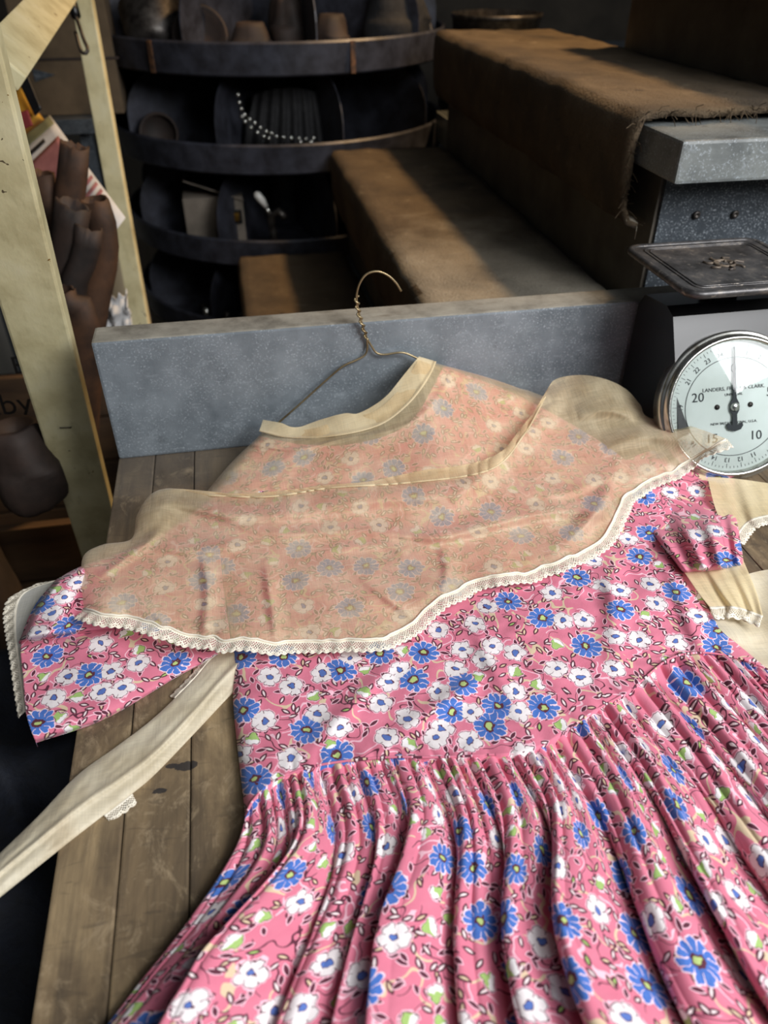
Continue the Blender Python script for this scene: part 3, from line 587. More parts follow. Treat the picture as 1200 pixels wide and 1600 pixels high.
# collar: yoke over the bodice, gathered frill from the yoke seam to the lace hem
yoke = rows_grid([[(415, 660), (470, 672), (540, 654), (590, 640), (630, 600), (655, 559)], [(405, 680), (480, 690), (560, 682), (632, 648), (688, 568)], [(362, 722), (480, 732), (600, 724), (720, 690), (775, 592)], [(318, 774), (420, 776), (520, 762), (640, 754), (765, 734), (818, 680), (852, 620)]], 110, 170, 16)
v = np.linspace(0, 1, 110)[:, None]; u = np.linspace(0, 1, 170)[None]; fl_ = S(yoke[..., 0], yoke[..., 1], .02)
z = .0185 + .0025 * fbm(fl_[..., 0] * 20, fl_[..., 1] * 30, 91) * 2 + .003 * np.exp(-((v - .28) / .03) ** 2) + .004 * np.exp(-((v - 1) / .04) ** 2)
z = z * edge_round(110, 170, .05, .04, 'lr') + .002
col = bpy.data.objects.new('collar', None); C.objects.link(col); col['label'] = 'sheer cream organza collar with lace hem'; col.location = (.17, .6, ZB); attach(col, dress)
sheet('yoke', yoke, z, M_sheer, col)
# neck facing: the back of the neck seen above the front edge
nf = rows_grid([[(411, 656), (440, 661), (463, 668), (500, 656), (537, 646), (562, 645), (600, 622), (626, 592), (642, 572), (655, 557)], [(405, 674), (450, 684), (520, 682), (590, 666), (636, 634), (668, 594), (682, 565)]], 20, 120, 20)
vn = np.linspace(0, 1, 20)[:, None]; sheet('neck_facing', nf, .0205 + .0025 * np.sin(np.linspace(0, 1, 120) * 17)[None] * (1 - vn) + .003 * np.exp(-((vn - .95) / .08) ** 2), M_neck, col)
seam = [(318, 774), (420, 776), (520, 762), (640, 754), (765, 734), (818, 680), (852, 620)]
hem = [(131, 952), (200, 965), (260, 985), (310, 996), (350, 997), (400, 1002), (450, 1008), (500, 1003), (560, 1003), (608, 996), (643, 976), (665, 952), (700, 930), (745, 905), (800, 898), (860, 884), (896, 866), (928, 846), (955, 822), (968, 790), (980, 771), (1040, 741), (1090, 711), (1136, 686)]
left = [(318, 774), (290, 768), (262, 763), (235, 773), (214, 805), (205, 842), (160, 851), (131, 868), (127, 905), (131, 952)]
right = [(852, 620), (866, 594), (905, 586), (945, 592), (978, 608), (1000, 632), (1014, 652), (1080, 666), (1136, 686)]
Mc, Nc = 170, 420
G = coons(seam, hem, left, right, Mc, Nc); v = np.linspace(0, 1, Mc)[:, None]; u = np.linspace(0, 1, Nc)[None]; G[..., 1] += (9 * vnoise(u * 34, v * 2, 131) + 5 * vnoise(u * 80, v * 2, 133)) * sstep(.84, 1, v) * sstep(0, .03, u) * sstep(1, .95, u); gx, gy = G[..., 0], G[..., 1]
def pline(pts, wdt, amp, asym=1.6):
    """soft crease along a line on the cloth, steeper on its lower side"""
    Q = spline(pts, 40); D = np.full(gx.shape, 1e9); SG = np.zeros(gx.shape); TT = np.zeros(gx.shape)
    for i in range(39):
        p, q = Q[i], Q[i + 1]; d = q - p; t = np.clip(((gx - p[0]) * d[0] + (gy - p[1]) * d[1]) / (d @ d), 0, 1); ex, ey = gx - p[0] - t * d[0], gy - p[1] - t * d[1]; e = np.hypot(ex, ey); k = e < D
        D = np.where(k, e, D); SG = np.where(k, np.sign(d[0] * ey - d[1] * ex), SG); TT = np.where(k, (i + t) / 39, TT)
    wd = np.where(SG > 0, wdt, wdt * asym); return amp * np.exp(-(D / wd) ** 2) * np.sin(PI * np.clip(TT, .02, .98)) ** .6
z = .0290 + .0026 * fbm(gx / 130., gy / 50. - gx / 500., 107) * 2 + .0016 * fbm(gx / 45., gy / 30., 109) + .0022 * np.abs(np.sin(u * 60 + 6 * vnoise(u * 9, v * 2, 3))) * sstep(.35, 0, v)
for pl_, wd_, am_ in (([(245, 778), (330, 800), (400, 806), (470, 800)], 9, .007), ([(330, 800), (420, 832), (560, 830), (700, 838), (800, 812)], 8, .006), ([(430, 812), (560, 785), (700, 772), (770, 740)], 12, .008), ([(640, 850), (760, 820), (860, 800), (960, 800)], 10, .007),
        ([(700, 790), (780, 720), (850, 650), (880, 600)], 14, .010), ([(880, 850), (925, 810), (950, 770), (965, 730)], 10, .009), ([(318, 870), (325, 930), (318, 992)], 7, .006), ([(415, 880), (425, 950), (432, 1000)], 7, .005), ([(150, 905), (215, 860), (260, 820)], 6, .005), ([(940, 700), (1010, 680), (1100, 690)], 12, .008),
        ([(560, 900), (640, 960), (650, 975)], 8, .004), ([(800, 760), (880, 770), (960, 740)], 9, .006), ([(900, 650), (950, 640), (1000, 655)], 9, .006), ([(220, 850), (300, 860), (380, 850)], 9, .006), ([(690, 850), (700, 890), (690, 930)], 9, .005), ([(500, 860), (600, 850), (640, 870)], 8, .004)):
    z = z + pline(pl_, wd_, am_ * 1.25)
z = z + .050 * np.exp(-((gx - 1140) / 75) ** 2 - ((gy - 686) / 40) ** 2) + .012 * np.exp(-((gx - 925) / 70) ** 2 - ((gy - 610) / 40) ** 2)
z = z + .012 * np.exp(-((gx - 240) / 40) ** 2 - ((gy - 800) / 35) ** 2)
hemdrop = sstep(.94, 1, v); z = z - .003 * hemdrop + .004 * np.sin(u * 55 + 2 * np.sin(u * 9)) * sstep(.8, 1, v) * .6
z = z + .016 * np.exp(-((gx - 170) / 80) ** 2 - ((gy - 930) / 60) ** 2); lift = .85 + .15 * edge_round(Mc, Nc, .1, .05, 'l'); z = z * lift
o, P = sheet('frill', G, z, M_sheer, col)
hm = P[-1]; ot = outward(hm, .0125, 1, .0025); lace('lace_trim', hm, ot, col)
sm = P[0]; MB().tube(sm.tolist(), .0011, 5).build('yoke_seam', M_neck, col, True); cl_attr(col.children[-1], np.repeat(sm[:, :2], 5, 0))
hb = P[-1][::2] + np.array([0, 0, .0008]); MB().tube(hb.tolist(), .0010, 5).build('hem_binding', M_lace, col, True); cl_attr(col.children[-1], np.tile(np.array([[0, .1]]), (len(hb) * 5, 1)))

# ------------------------------------------------------------------ wire hanger
def PT(px, py, t):
    d = rays(px, py); return Vector((d[0] * t, d[1] * t, EYE + d[2] * t))
hk = spline([(627, 455), (618, 441), (604, 429), (588, 424), (572, 429), (561, 445), (557, 466), (561, 490), (567, 510), (573, 528)], 60)
Yh = np.interp(np.arange(60), [0, 40, 59], [.806, .808, .8125]); hp = [H(p[0], p[1], Y=float(y)) for p, y in zip(hk, Yh)]
la = [H(p[0], p[1], Y=y) for p, y in zip(spline([(573, 528), (574, 543), (570, 555), (556, 563), (538, 571), (520, 585), (470, 630), (437, 659), (418, 676)], 50), np.linspace(.8125, .803, 50))]
ra = [H(p[0], p[1], Y=y) for p, y in zip(spline([(573, 528), (580, 540), (588, 551), (600, 554), (622, 551), (634, 552), (648, 558), (668, 568), (700, 584)], 50), np.linspace(.8125, .803, 50))]
hg = MB().tube(hp, .00125, 8).tube(la, .00125, 8).tube(ra, .00125, 8)
tw = []
for i in range(70):
    k = 36 + (i / 69) * 22.9; p = hp[int(k)].lerp(hp[min(int(k) + 1, 59)], k - int(k)); a = i * .52; tw.append(p + Vector((.0022 * math.cos(a), .0018 * math.sin(a) - .0008, 0)))
hg.tube(tw, .0011, 7)
o = hg.build('wire_hanger', M_wire, None, True); tag(o, 'thin brass-coloured wire hanger leaning on the grey board in the neck of the dress', 'hanger')

# ------------------------------------------------------------------ kitchen scale
ks = thing('kitchen_scale', 'old black kitchen scale with a round white dial and square tray', 'scale', (.535, .76, 0))
prof = [(.672, .002), (.806, .002), (.806, .150), (.795, .166), (.745, .172), (.728, .166), (.664, .055), (.660, .03)]
MB().slab([(y, z) for y, z in prof], .150, Matrix(((0, 0, 1, .462), (1, 0, 0, 0), (0, 1, 0, 0), (0, 0, 0, 1)))).build('body', M_black, ks)
for x in (.475, .59): MB().box(x, x + .014, .67, .80, .0004, .006, .001).build('foot', M_black, ks)
MB().box(.522, .552, .752, .782, .166, .198, .002).build('column', M_black, ks)
def rsq(cx, cy, hx, hy, r, n=6):
    out = []
    for qx, qy, a0 in ((1, 1, 0), (-1, 1, PI / 2), (-1, -1, PI), (1, -1, 3 * PI / 2)):
        for k in range(n + 1): a = a0 + PI / 2 * k / n; out.append((cx + qx * (hx - r) + r * math.cos(a), cy + qy * (hy - r) + r * math.sin(a)))
    return out
m, nt, b = new_mat('worn_black_tray'); f = noise(30, 5, .7); f2 = noise(110, 3, .7)
c = ramp(f, [(.35, lin(52, 50, 50)), (.55, lin(86, 84, 84)), (.72, lin(128, 120, 112))]); c = mixc((f2 - .58) * 4 * f2.gt(.58), c, lin(170, 160, 148)); L(c, b.inputs['Base Color']); b.inputs['Roughness'].default_value = .42; b.inputs['Metallic'].default_value = .5; bump(f + f2, .3, .001, b); M_tray = m
M_worn = simple('worn_gilt', lin(112, 98, 82), lin(76, 70, 66), 60, .5, metal=.3)
tcx, tcy, th = .5365, .770, .082
MB().slab(rsq(tcx, tcy, th, th * .93, .016), .007, Matrix.Translation((0, 0, .1985))).build('tray', M_tray, ks)
rim = MB(); pts = [Vector((x, y, .2035)) for x, y in rsq(tcx, tcy, th, th * .93, .016)]; rim.tube(pts, .0042, 8, closed=True); rim.build('tray_rim', M_tray, ks, True)
for s_ in (.84, .78):
    pts = [Vector((x, y, .2058)) for x, y in rsq(tcx, tcy, th * s_, th * .93 * s_, .010)]; MB().tube(pts, .0010, 5, closed=True).build('tray_ridge', M_tray, ks, True)
em = MB()
for k in range(7):
    a = 2 * PI * k / 7; em.tube([(tcx + .006 * math.cos(a), tcy + .006 * math.sin(a), .2058), (tcx + .018 * math.cos(a + .3), tcy + .018 * math.sin(a + .3), .2062), (tcx + .024 * math.cos(a), tcy + .020 * math.sin(a), .2058)], .0016, 6)
em.tube([(tcx + .012 * math.cos(k * PI / 12), tcy + .010 * math.sin(k * PI / 12), .2062) for k in range(24)], .0016, 6, closed=True); em.build('tray_emblem', M_worn, ks, True)
# dial
al = math.radians(27); dn = Vector((-.15, -math.cos(al), math.sin(al))).normalized(); DC = Vector((.524, .664, .0825)); DM = frame(DC, dn, (1, 0, 0)) @ Matrix.Scale(.955, 4)
MB().lathe([(0, -.03), (.084, -.03), (.087, -.026), (.087, -.012), (.0875, -.008), (.0855, -.0035), (.0835, -.0045), (.0825, -.002), (.0805, .003), (.0785, .004), (.0765, .0025), (.0755, -.003), (.0750, -.0065)], 72, DM).build('bezel', M_chrome, ks, True)
M_face = simple('white_dial_paper', lin(222, 230, 226), lin(206, 214, 208), 14, .6)
fc = MB().lathe([(0, -.0055), (.0755, -.0055), (.0755, -.0065), (0, -.0065)], 64, DM).build('dial_face', M_face, ks)
def ring(r, wd, z): return MB().lathe([(r - wd, z), (r + wd, z), (r + wd, z - .0003), (r - wd, z - .0003), (r - wd, z)], 72, DM)
M_ink = simple('grey_black_ink', lin(46, 50, 54), lin(36, 40, 44), 40, .7)
ring(.0570, .00035, -.0050).build('dial_ring', M_ink, fc)
tk = MB()
for k in range(100):
    a = PI / 2 - 2 * PI * k / 100; ln = .0052 if k % 4 == 0 else .0022; r0 = .0720 - ln
    tk.box(r0, .0720, -.00018, .00018, -.0054, -.0051, 0, DM @ Matrix.Rotation(a, 4, 'Z'))
tk.build('dial_ticks', M_ink, fc)
def text(body, size, M, mat, parent, name='numeral', ext=.0001):
    cu = bpy.data.curves.new('t', 'FONT'); cu.body = body; cu.size = size; cu.align_x = 'CENTER'; cu.align_y = 'CENTER'; cu.extrude = ext; cu.resolution_u = 3
    o = bpy.data.objects.new('t', cu); C.objects.link(o); dg = bpy.context.evaluated_depsgraph_get(); me = bpy.data.meshes.new_from_object(o.evaluated_get(dg)); bpy.data.objects.remove(o)
    vs_ = [M @ v.co for v in me.vertices]; fs = [tuple(p.vertices) for p in me.polygons]; return link_mesh(name, np.array([tuple(v) for v in vs_]), fs, mat, parent)
T = Matrix.Translation
for k in range(25):
    a = PI / 2 - 2 * PI * k / 25; big = k % 5 == 0; r_ = .0440 if big else .0622
    M = DM @ T((r_ * math.cos(a), r_ * math.sin(a), -.0051)) @ (Matrix.Identity(4) if big else Matrix.Rotation(a - PI / 2, 4, 'Z'))
    text(str(k), .0150 if big else .0075, M, M_ink, fc)
text('LANDERS, FRARY & CLARK.', .0060, DM @ T((.000, .0215, -.0051)), M_ink, fc, 'lettering'); text('UNIVERSAL', .0042, DM @ T((0, .0145, -.0051)), M_ink, fc, 'lettering')
text('NEW BRITAIN, CONN., U.S.A.', .0042, DM @ T((0, -.0185, -.0051)), M_ink, fc, 'lettering')
pt = MB().slab([(-.0022, .010), (-.0005, .069), (.0005, .069), (.0022, .010), (.0052, .004), (.0052, -.004), (.0026, -.009), (.0030, -.021), (.0085, -.0185), (.0098, -.022), (.0070, -.0265), (0, -.0285), (-.0070, -.0265), (-.0098, -.022), (-.0085, -.0185), (-.0030, -.021), (-.0026, -.009), (-.0052, -.004), (-.0052, .004)], .0012, DM @ T((0, 0, -.0035)))
pt.build('pointer', M_ink, ks); MB().lathe([(.0052, 0), (.0052, .001), (.0035, .0022), (0, .0026)], 20, DM @ T((0, 0, -.0023))).build('hub', M_chrome, ks, True)
for x in (-.0195, .0195): MB().lathe([(.0032, 0), (.003, .0008), (0, .0012)], 14, DM @ T((x, .001, -.0054))).build('screw', M_iron, fc, True)
m, nt, b = new_mat('thin_glass'); out = nt.nodes['Material Output']; tr = node('ShaderNodeBsdfTransparent'); tr.inputs[0].default_value = (.96, .98, .98, 1); gl = node('ShaderNodeBsdfGlossy'); gl.inputs['Roughness'].default_value = .02; frn = node('ShaderNodeFresnel'); frn.inputs[0].default_value = 1.5; mx = node('ShaderNodeMixShader'); L(frn.outputs[0], mx.inputs[0]); L(tr.outputs[0], mx.inputs[1]); L(gl.outputs[0], mx.inputs[2]); L(mx.outputs[0], out.inputs[0]); M_glass = m
MB().lathe([(.0760, .0005), (.05, .0022), (.025, .0031), (0, .0034)], 48, DM).build('glass', M_glass, ks, True)

# ------------------------------------------------------------------ cream step ladder at the left
ld = thing('step_ladder', 'cream painted wooden step ladder with chipped rails left of the bench', 'ladder', (-.5, 1.1, -ZB))
def extend(A, B, z0, z1):
    d = B - A; return A + d * ((z0 - A.z) / d.z), A + d * ((z1 - A.z) / d.z)
A, B = PT(143, 796, 1.164), PT(60, 500, .867); a, b2 = extend(A, B, -ZB + .001, .62)
MB().beam(a, b2, .064, .026, (1, 0, 0), .003).build('rail', M_cream, ld)
rdir = (b2 - a).normalized(); sd = Vector((1, 0, 0)); sd = (sd - rdir * sd.dot(rdir)).normalized(); nn = rdir.cross(sd); nn = nn if nn.y < 0 else -nn
q = PT(97, 655, 1.0); tq = (q.z - a.z) / rdir.z; c0 = a + rdir * tq + nn * .0135; sdn = sd
MB().tube([c0 + sdn * -.007 + nn * -.002, c0 + sdn * -.007 + nn * .001, c0 + sdn * .007 + nn * .001, c0 + sdn * .007 + nn * -.002], .0007, 6).build('staple', M_iron, ld)
A, B = PT(219, 500, 1.8), PT(131, 10, 1.5); a, b2 = extend(A, B, -ZB + .001, .52)
MB().beam(a, b2, .040, .022, (1, -.15, 0), .002).build('back_leg', M_cream, ld)
A, B = PT(0, 104, .92), PT(108, -30, 1.50); MB().beam(A, B, .056, .022, (.7, 0, -.7), .003).build('spreader', M_cream, ld)
hkpts = [PT(108, -10, 1.46), PT(112, 10, 1.45), PT(122, 35, 1.45), PT(131, 62, 1.45), PT(137, 76, 1.45), (PT(133, 84, 1.45)), PT(126, 78, 1.45), PT(118, 50, 1.45)]
MB().tube([tuple(p) for p in spline([tuple(p) for p in hkpts], 30)], .0035, 7).build('hinge_wire', M_iron, ld, True)
MB().tube([PT(106, -12, 1.45), PT(114, 8, 1.45), PT(119, 26, 1.45)], .009, 8).build('hinge', M_black, ld, True)

# ------------------------------------------------------------------ revolving bins
BC = Vector((.170, 2.505, 0)); BR = .467
rb = thing('revolving_bin', 'black tin revolving parts bin with round tiers behind the stairs', 'bin', (BC.x, BC.y, -ZB))
tiers = [.238, .024, -.205, -.430]
MB().lathe([(0, 0), (.035, 0), (.035, 1.6), (0, 1.6)], 16, T((BC.x, BC.y, -ZB))).build('post', M_tin, rb, True)
MB().lathe([(0, 0), (.32, 0), (.32, .03), (.05, .06), (0, .06)], 32, T((BC.x, BC.y, -ZB))).build('base', M_tin, rb)
for ti, z in enumerate(tiers):
    MB().lathe([(.03, 0), (BR - .004, 0), (BR, .004), (BR + .004, .05), (BR + .006, .066), (BR + .002, .071), (BR - .004, .068), (BR - .004, .006), (.03, .006)], 80, T((BC.x, BC.y, z))).build('tier', M_tin, rb, 'auto')
    for k in range(9):
        a = 2 * PI * k / 9 + (.15, -.42, .22, .1)[ti] + PI * 1.5 - 2 * PI * 2 / 9
        R_ = BR - .012; hh = .198; poly = [(.04, 0), (R_, 0), (R_, .075)] + [(R_ - .11 + .11 * math.cos(t), .088 + .11 * math.sin(t)) for t in np.linspace(0.1, PI / 2, 8)] + [(.04, hh)]
        M = T((BC.x, BC.y, z + .006)) @ Matrix.Rotation(a, 4, 'Z') @ Matrix.Rotation(PI / 2, 4, 'X'); MB().slab(poly, .003, M).build('divider', M_tin, rb)
    MB().lathe([(.10, .006), (.11, .20)], 40, T((BC.x, BC.y, z))).build('bin_back', M_tin, rb, True)
for a in (-1.25, -2.3):
    p = Vector((BC.x + (BR + .0065) * math.cos(a), BC.y + (BR + .0065) * math.sin(a), tiers[0])); MB().box(-.002, .002, -.006, .006, .002, .068, 0, T(p) @ Matrix.Rotation(a, 4, 'Z')).build('rim_seam', M_tinedge, rb)

def on(px, py, Y): return H(px, py, Y=Y)
G1 = 'odds and ends in the revolving bin'
z1, z2, z3, z4 = [t + .006 for t in tiers]
def put(px, z, Y): p = H(px, 100, Y=Y); return Vector((p.x, Y, z))
# top tier
o = MB().lathe([(0, 0), (.055, 0), (.070, .02), (.078, .09), (.082, .11), (.078, .11), (.072, .09), (.06, .02), (0, .012)], 32, T(put(248, z1 + .012, 2.22)) @ Matrix.Rotation(-.75, 4, 'X') @ T((0, 0, .02))).build('iron_pot', M_iron, None, True); tag(o, 'dark round iron pot tipped forward in the top tier of the bin', 'pot', G1)
for px, r, lb in ((318, .060, 'round dull brown lamp reflector standing in the top tier of the bin'), (668, .05, 'small dull round tin plate standing at the right end of the top tier')):
    o = MB().lathe([(0, 0), (r * .8, .006), (r, .022), (r + .006, .022), (r + .004, .016), (r * .8, -.002), (0, -.006)], 30, T(put(px - (28 if r < .055 else 0), z1 + r, 2.20 if r > .055 else 2.3)) @ Matrix.Rotation(1.25, 4, 'X')).build('lamp_reflector' if r > .055 else 'tin_plate', M_leather2 if r > .055 else M_iron, None, True); tag(o, lb, 'reflector' if r > .055 else 'plate', G1)
def pouch(name, px, z, Y, sx, sy, sz, mat, label, cat, seed, rot=0):
    n, m_ = 26, 18; V = np.zeros((m_, n, 3)); c = put(px, z, Y)
    for i, ph in enumerate(np.linspace(-PI / 2, PI / 2, m_)):
        th_ = np.linspace(0, 2 * PI, n); cr = np.sign(np.cos(ph)) * abs(np.cos(ph)) ** .7; k = 1 + .35 * vnoise(np.cos(th_) * 1.6 + 5 + i * .13, np.sin(th_) * 1.6 + i * .22 + seed, seed)
        xx = sx * cr * np.cos(th_) * k; yy = sy * cr * np.sin(th_) * k; V[i, :, 0] = c.x + xx * math.cos(rot) - yy * math.sin(rot); V[i, :, 1] = c.y + xx * math.sin(rot) + yy * math.cos(rot); V[i, :, 2] = c.z + sz * (1 + np.sin(ph)) * (1 + .12 * math.sin(i))
    V[..., 2] = np.maximum(V[..., 2], z); return tag(link_mesh(name, V.reshape(-1, 3), quads(m_, n), mat, None, True), label, cat, G1)
pouch('leather_pouch', 395, z1, 2.17, .055, .04, .045, M_leather2, 'crumpled brown leather pouch in the middle of the top tier', 'pouch', 2)
pouch('leather_glove', 455, z1, 2.20, .05, .05, .07, M_leather2, 'dark creased leather glove beside the crumpled pouch in the top tier', 'glove', 5)
pouch('leather_bag', 520, z1, 2.22, .045, .04, .05, M_leather2, 'small slumped brown leather bag right of the glove in the top tier', 'bag', 8)
pouch('canvas_bag', 615, z1, 2.27, .085, .06, .075, M_blackcloth, 'dark canvas bag filling the right end of the top tier', 'bag', 11)
o = MB().lathe([(.016, 0), (.022, 0), (.022, .08), (.026, .082), (.026, .095), (.016, .095), (.016, 0)], 20, T(put(345, z1 + .024, 2.10)) @ Matrix.Rotation(1.57, 4, 'Y')).build('pipe_coupling', M_iron, None, 'auto'); tag(o, 'short iron pipe coupling lying at the front of the top tier', 'pipe', G1)
# second tier
o = MB().lathe([(0, 0), (.047, 0), (.050, .006), (.050, .03), (.046, .034), (.044, .01), (0, .008)], 28, T(put(232, z2 + .050, 2.30)) @ Matrix.Rotation(1.3, 4, 'X')).build('tin_disc', M_leather2, None, True); tag(o, 'round brown tin disc standing at the left of the second tier', 'disc', G1)
pouch('scrap_iron', 262, z2, 2.19, .03, .025, .016, M_iron, 'small lump of scrap iron at the left of the second tier', 'scrap', 14)
n, m_ = 60, 30; c = put(445, z2, 2.19); V = np.zeros((m_, n, 3))
for i in range(m_):
    t = i / (m_ - 1); k = np.linspace(-1, 1, n); V[i, :, 0] = c.x + k * (.085 + .03 * t); V[i, :, 1] = c.y - .03 * t + .012 * np.sin(k * 21 + t * 3) * (.3 + t) + .03 * k ** 2; V[i, :, 2] = z2 + .165 * (1 - t) ** .9 - .02 * k ** 2 * (1 - t) + .001
o = link_mesh('black_purse', V.reshape(-1, 3), quads(m_, n), M_blackcloth, None, True); md = o.modifiers.new('thick', 'SOLIDIFY'); md.thickness = .012; tag(o, 'gathered black cloth purse with a beaded edge in the second tier', 'purse', G1)
bead = bpy.data.meshes.new('bead'); bm = bmesh.new(); bmesh.ops.create_icosphere(bm, subdivisions=2, radius=.0058); bm.to_mesh(bead); bm.free(); bead.materials.append(M_chrome)
for p in bead.polygons: p.use_smooth = True
for px, py in [(372, 148), (374, 160), (377, 170), (382, 179), (390, 186), (398, 192), (407, 199), (416, 205), (424, 208), (432, 213), (443, 214), (455, 215), (467, 216), (478, 217), (490, 216), (383, 190), (392, 199), (402, 207), (412, 213), (378, 182), (470, 222), (486, 222), (420, 216)]:
    e = bpy.data.objects.new('bead', bead); C.objects.link(e); p = H(px, py, Y=2.118); e.location = (p.x, p.y, p.z + ZB); attach(e, o)
MB().lathe([(0, 0), (.016, 0), (.020, .02), (.012, .03), (.014, .05), (0, .052)], 18, T(put(562, z2, 2.13))).build('brass_weight', M_brass, None, True); tag(C.objects[-1], 'small brass weight at the right of the second tier', 'weight', G1)
# third tier
cb = thing('carton', 'grey folded carton with a brass label holder in the third tier', 'carton', put(306, z3, 2.215), G1); cp = put(306, z3, 2.215)
M_carton = simple('grey_carton', lin(126, 116, 104), lin(100, 92, 82), 12, .85)
MB().box(cp.x - .080, cp.x + .078, cp.y - .02, cp.y + .08, z3, z3 + .140, .002).build('body', M_carton, cb)
MB().box(-.08, .08, -.06, .06, 0, .003, 0, T((cp.x, cp.y + .03, z3 + .146)) @ Matrix.Rotation(.35, 4, 'Y') @ Matrix.Rotation(-.2, 4, 'X')).build('flap', M_carton, cb)
MB().box(cp.x + .005, cp.x + .072, cp.y - .027, cp.y - .021, z3 + .070, z3 + .106, .001).build('label_holder', M_black, cb); MB().box(cp.x + .013, cp.x + .064, cp.y - .029, cp.y - .027, z3 + .077, z3 + .099).build('label_card', M_brass, cb)
tp = thing('tap', 'old tap with a white porcelain lever in the third tier', 'tap', put(400, z3, 2.13), G1); c = put(398, z3, 2.13)
MB().tube([c + Vector((.01, 0, .0)), c + Vector((.01, 0, .06)), c + Vector((.008, 0, .10)), c + Vector((.03, -.01, .115)), c + Vector((.045, -.02, .10))], .011, 12).build('spout', M_iron, tp, True); MB().tube([c + Vector((.008, 0, .10)), c + Vector((-.004, 0, .128))], .006, 8).build('stem', M_chrome, tp, True)
MB().tube([c + Vector((-.003, 0, .126)), c + Vector((-.012, 0, .142)), c + Vector((-.024, 0, .158)), c + Vector((-.028, 0, .164))], [.006, .010, .010, .004], 12).build('lever', M_porc, tp, True)
for i, (px, Y) in enumerate(((468, 2.11), (490, 2.10), (505, 2.14))):
    o = MB().lathe([(0, 0), (.014, 0), (.014, .008), (.009, .012), (.009, .028), (.013, .032), (.013, .04), (0, .041)], 14, T(put(px, z3 + (.011 if i != 2 else 0), Y)) @ (Matrix.Rotation(1.5, 4, 'Y') @ Matrix.Rotation(.6 * i, 4, 'X') if i != 2 else Matrix.Identity(4))).build('brass_fitting', M_brass, None, 'auto'); tag(o, ('brass pipe fitting lying in the third tier beside the tap, leftmost of three', 'brass pipe fitting lying in the third tier, middle of three', 'brass pipe fitting standing in the third tier, rightmost of three')[i], 'fitting', G1)
# bottom tier
for i, (px, Y, a) in enumerate(((262, 2.16, .5), (300, 2.12, -.6), (335, 2.14, 1.2), (280, 2.22, 2.2), (352, 2.2, .2))):
    c = put(px, z4 + .016, Y); d = Vector((math.cos(a), math.sin(a) * .5, .25)) * .06
    o = MB().tube([c - d * .7 + Vector((0, 0, .02)), c + Vector((0, 0, .022)), c + d + Vector((0, 0, .02))], [.012, .014, .010], 10).tube([c + Vector((0, 0, .02)), c + Vector((.01, 0, .06))], .009, 8).build('pipe_elbow', M_iron if i % 2 else M_chrome, None, True); tag(o, ('shiny bent pipe piece at the left of the lowest tier', 'dull iron pipe piece lying across the lowest tier', 'shiny pipe stub near the stairs in the lowest tier', 'dull iron pipe piece at the back of the lowest tier', 'shiny pipe piece furthest right in the lowest tier')[i], 'pipe', G1)

# things beyond the stairs
sh = MB().box(.66, 1.5, 2.12, 2.75, .20, .225, .002).box(.70, .74, 2.16, 2.2, -ZB, .20).box(1.42, 1.46, 2.16, 2.2, -ZB, .20).box(.70, .74, 2.68, 2.72, -ZB, .20).box(1.42, 1.46, 2.68, 2.72, -ZB, .20).build('metal_shelf', M_dkgrey); tag(sh, 'dark grey metal shelf standing beyond the far end of the stairs', 'shelf')
pc = H(775, 40, Y=2.32); pl = thing('metal_pail', 'grey metal pail on the shelf beyond the top of the stairs', 'pail', (pc.x, 2.32, .226))
MB().lathe([(0, 0), (.105, 0), (.118, .10), (.121, .102), (.121, .112), (.117, .112), (.104, .006), (0, .006)], 40, T((pc.x, 2.32, .226))).build('body', M_iron, pl, True); MB().lathe([(.1065, 0), (.110, .002), (.110, .006), (.107, .009)], 40, T((pc.x, 2.32, .23))).build('hoop', M_chrome, pl, True)
dc = MB().box(.585, .655, 2.04, 2.20, -ZB, .048, .002).build('drawer_case', M_dkgrey); tag(dc, 'narrow grey metal case standing between the bin and the stairs', 'case')
tt_ = MB().box(.575, .66, 2.04, 2.20, .049, .053).box(.575, .578, 2.085, 2.25, .053, .12).box(.657, .66, 2.085, 2.25, .053, .085).box(.578, .657, 2.085, 2.088, .053, .085).box(.578, .657, 2.247, 2.25, .053, .12).build('tin_tray', M_greyst); tag(tt_, 'open pale grey tin tray beside the right side of the bin', 'tray')

# ------------------------------------------------------------------ left background
ply = MB().box(-1.2, .0, 3.05, 3.07, -ZB, .12, .002, Matrix.Identity(4)).build('plywood_sheet', simple('pale_plywood', lin(236, 232, 222), lin(206, 200, 188), 5, .8, stretch=(1, 1, .2))); tag(ply, 'pale plywood sheet standing behind the bin', 'board')
bx = thing('cardboard_box', 'large brown cardboard box high up behind the ladder', 'box', (-.42, 2.3, -.0)); p0 = H(52, 182, Y=2.25); p1 = H(196, 182, Y=2.25)
MB().box(p0.x, p1.x, 2.25, 2.6, p0.z, p0.z + .42, .003).build('body', M_card, bx); MB().box(p0.x - .01, p1.x + .01, 2.246, 2.249, p0.z + .12, p0.z + .125).build('tape', M_leather2, bx)
t0 = H(75, 210, Y=2.25); MB().slab([(0, 0), (.05, .014), (.0, .028)], .001, frame((H(55, 128, Y=2.248)), (0, -1, 0))).build('arrow_print', M_dkgrey, bx)
lg = MB().box(p0.x - .25, p0.x + .145, 2.2, 2.65, p0.z - .035, p0.z - .001, .002).box(p0.x - .22, p0.x - .18, 2.25, 2.29, -ZB, p0.z - .035).box(p0.x - .22, p0.x - .18, 2.58, 2.62, -ZB, p0.z - .035).box(p0.x + .10, p0.x + .13, 2.58, 2.62, -ZB, p0.z - .035).box(p0.x + .10, p0.x + .13, 2.25, 2.28, -ZB, p0.z - .035).build('shelf_stand', M_dkgrey); tag(lg, 'dark stand holding the large cardboard box behind the ladder', 'stand')
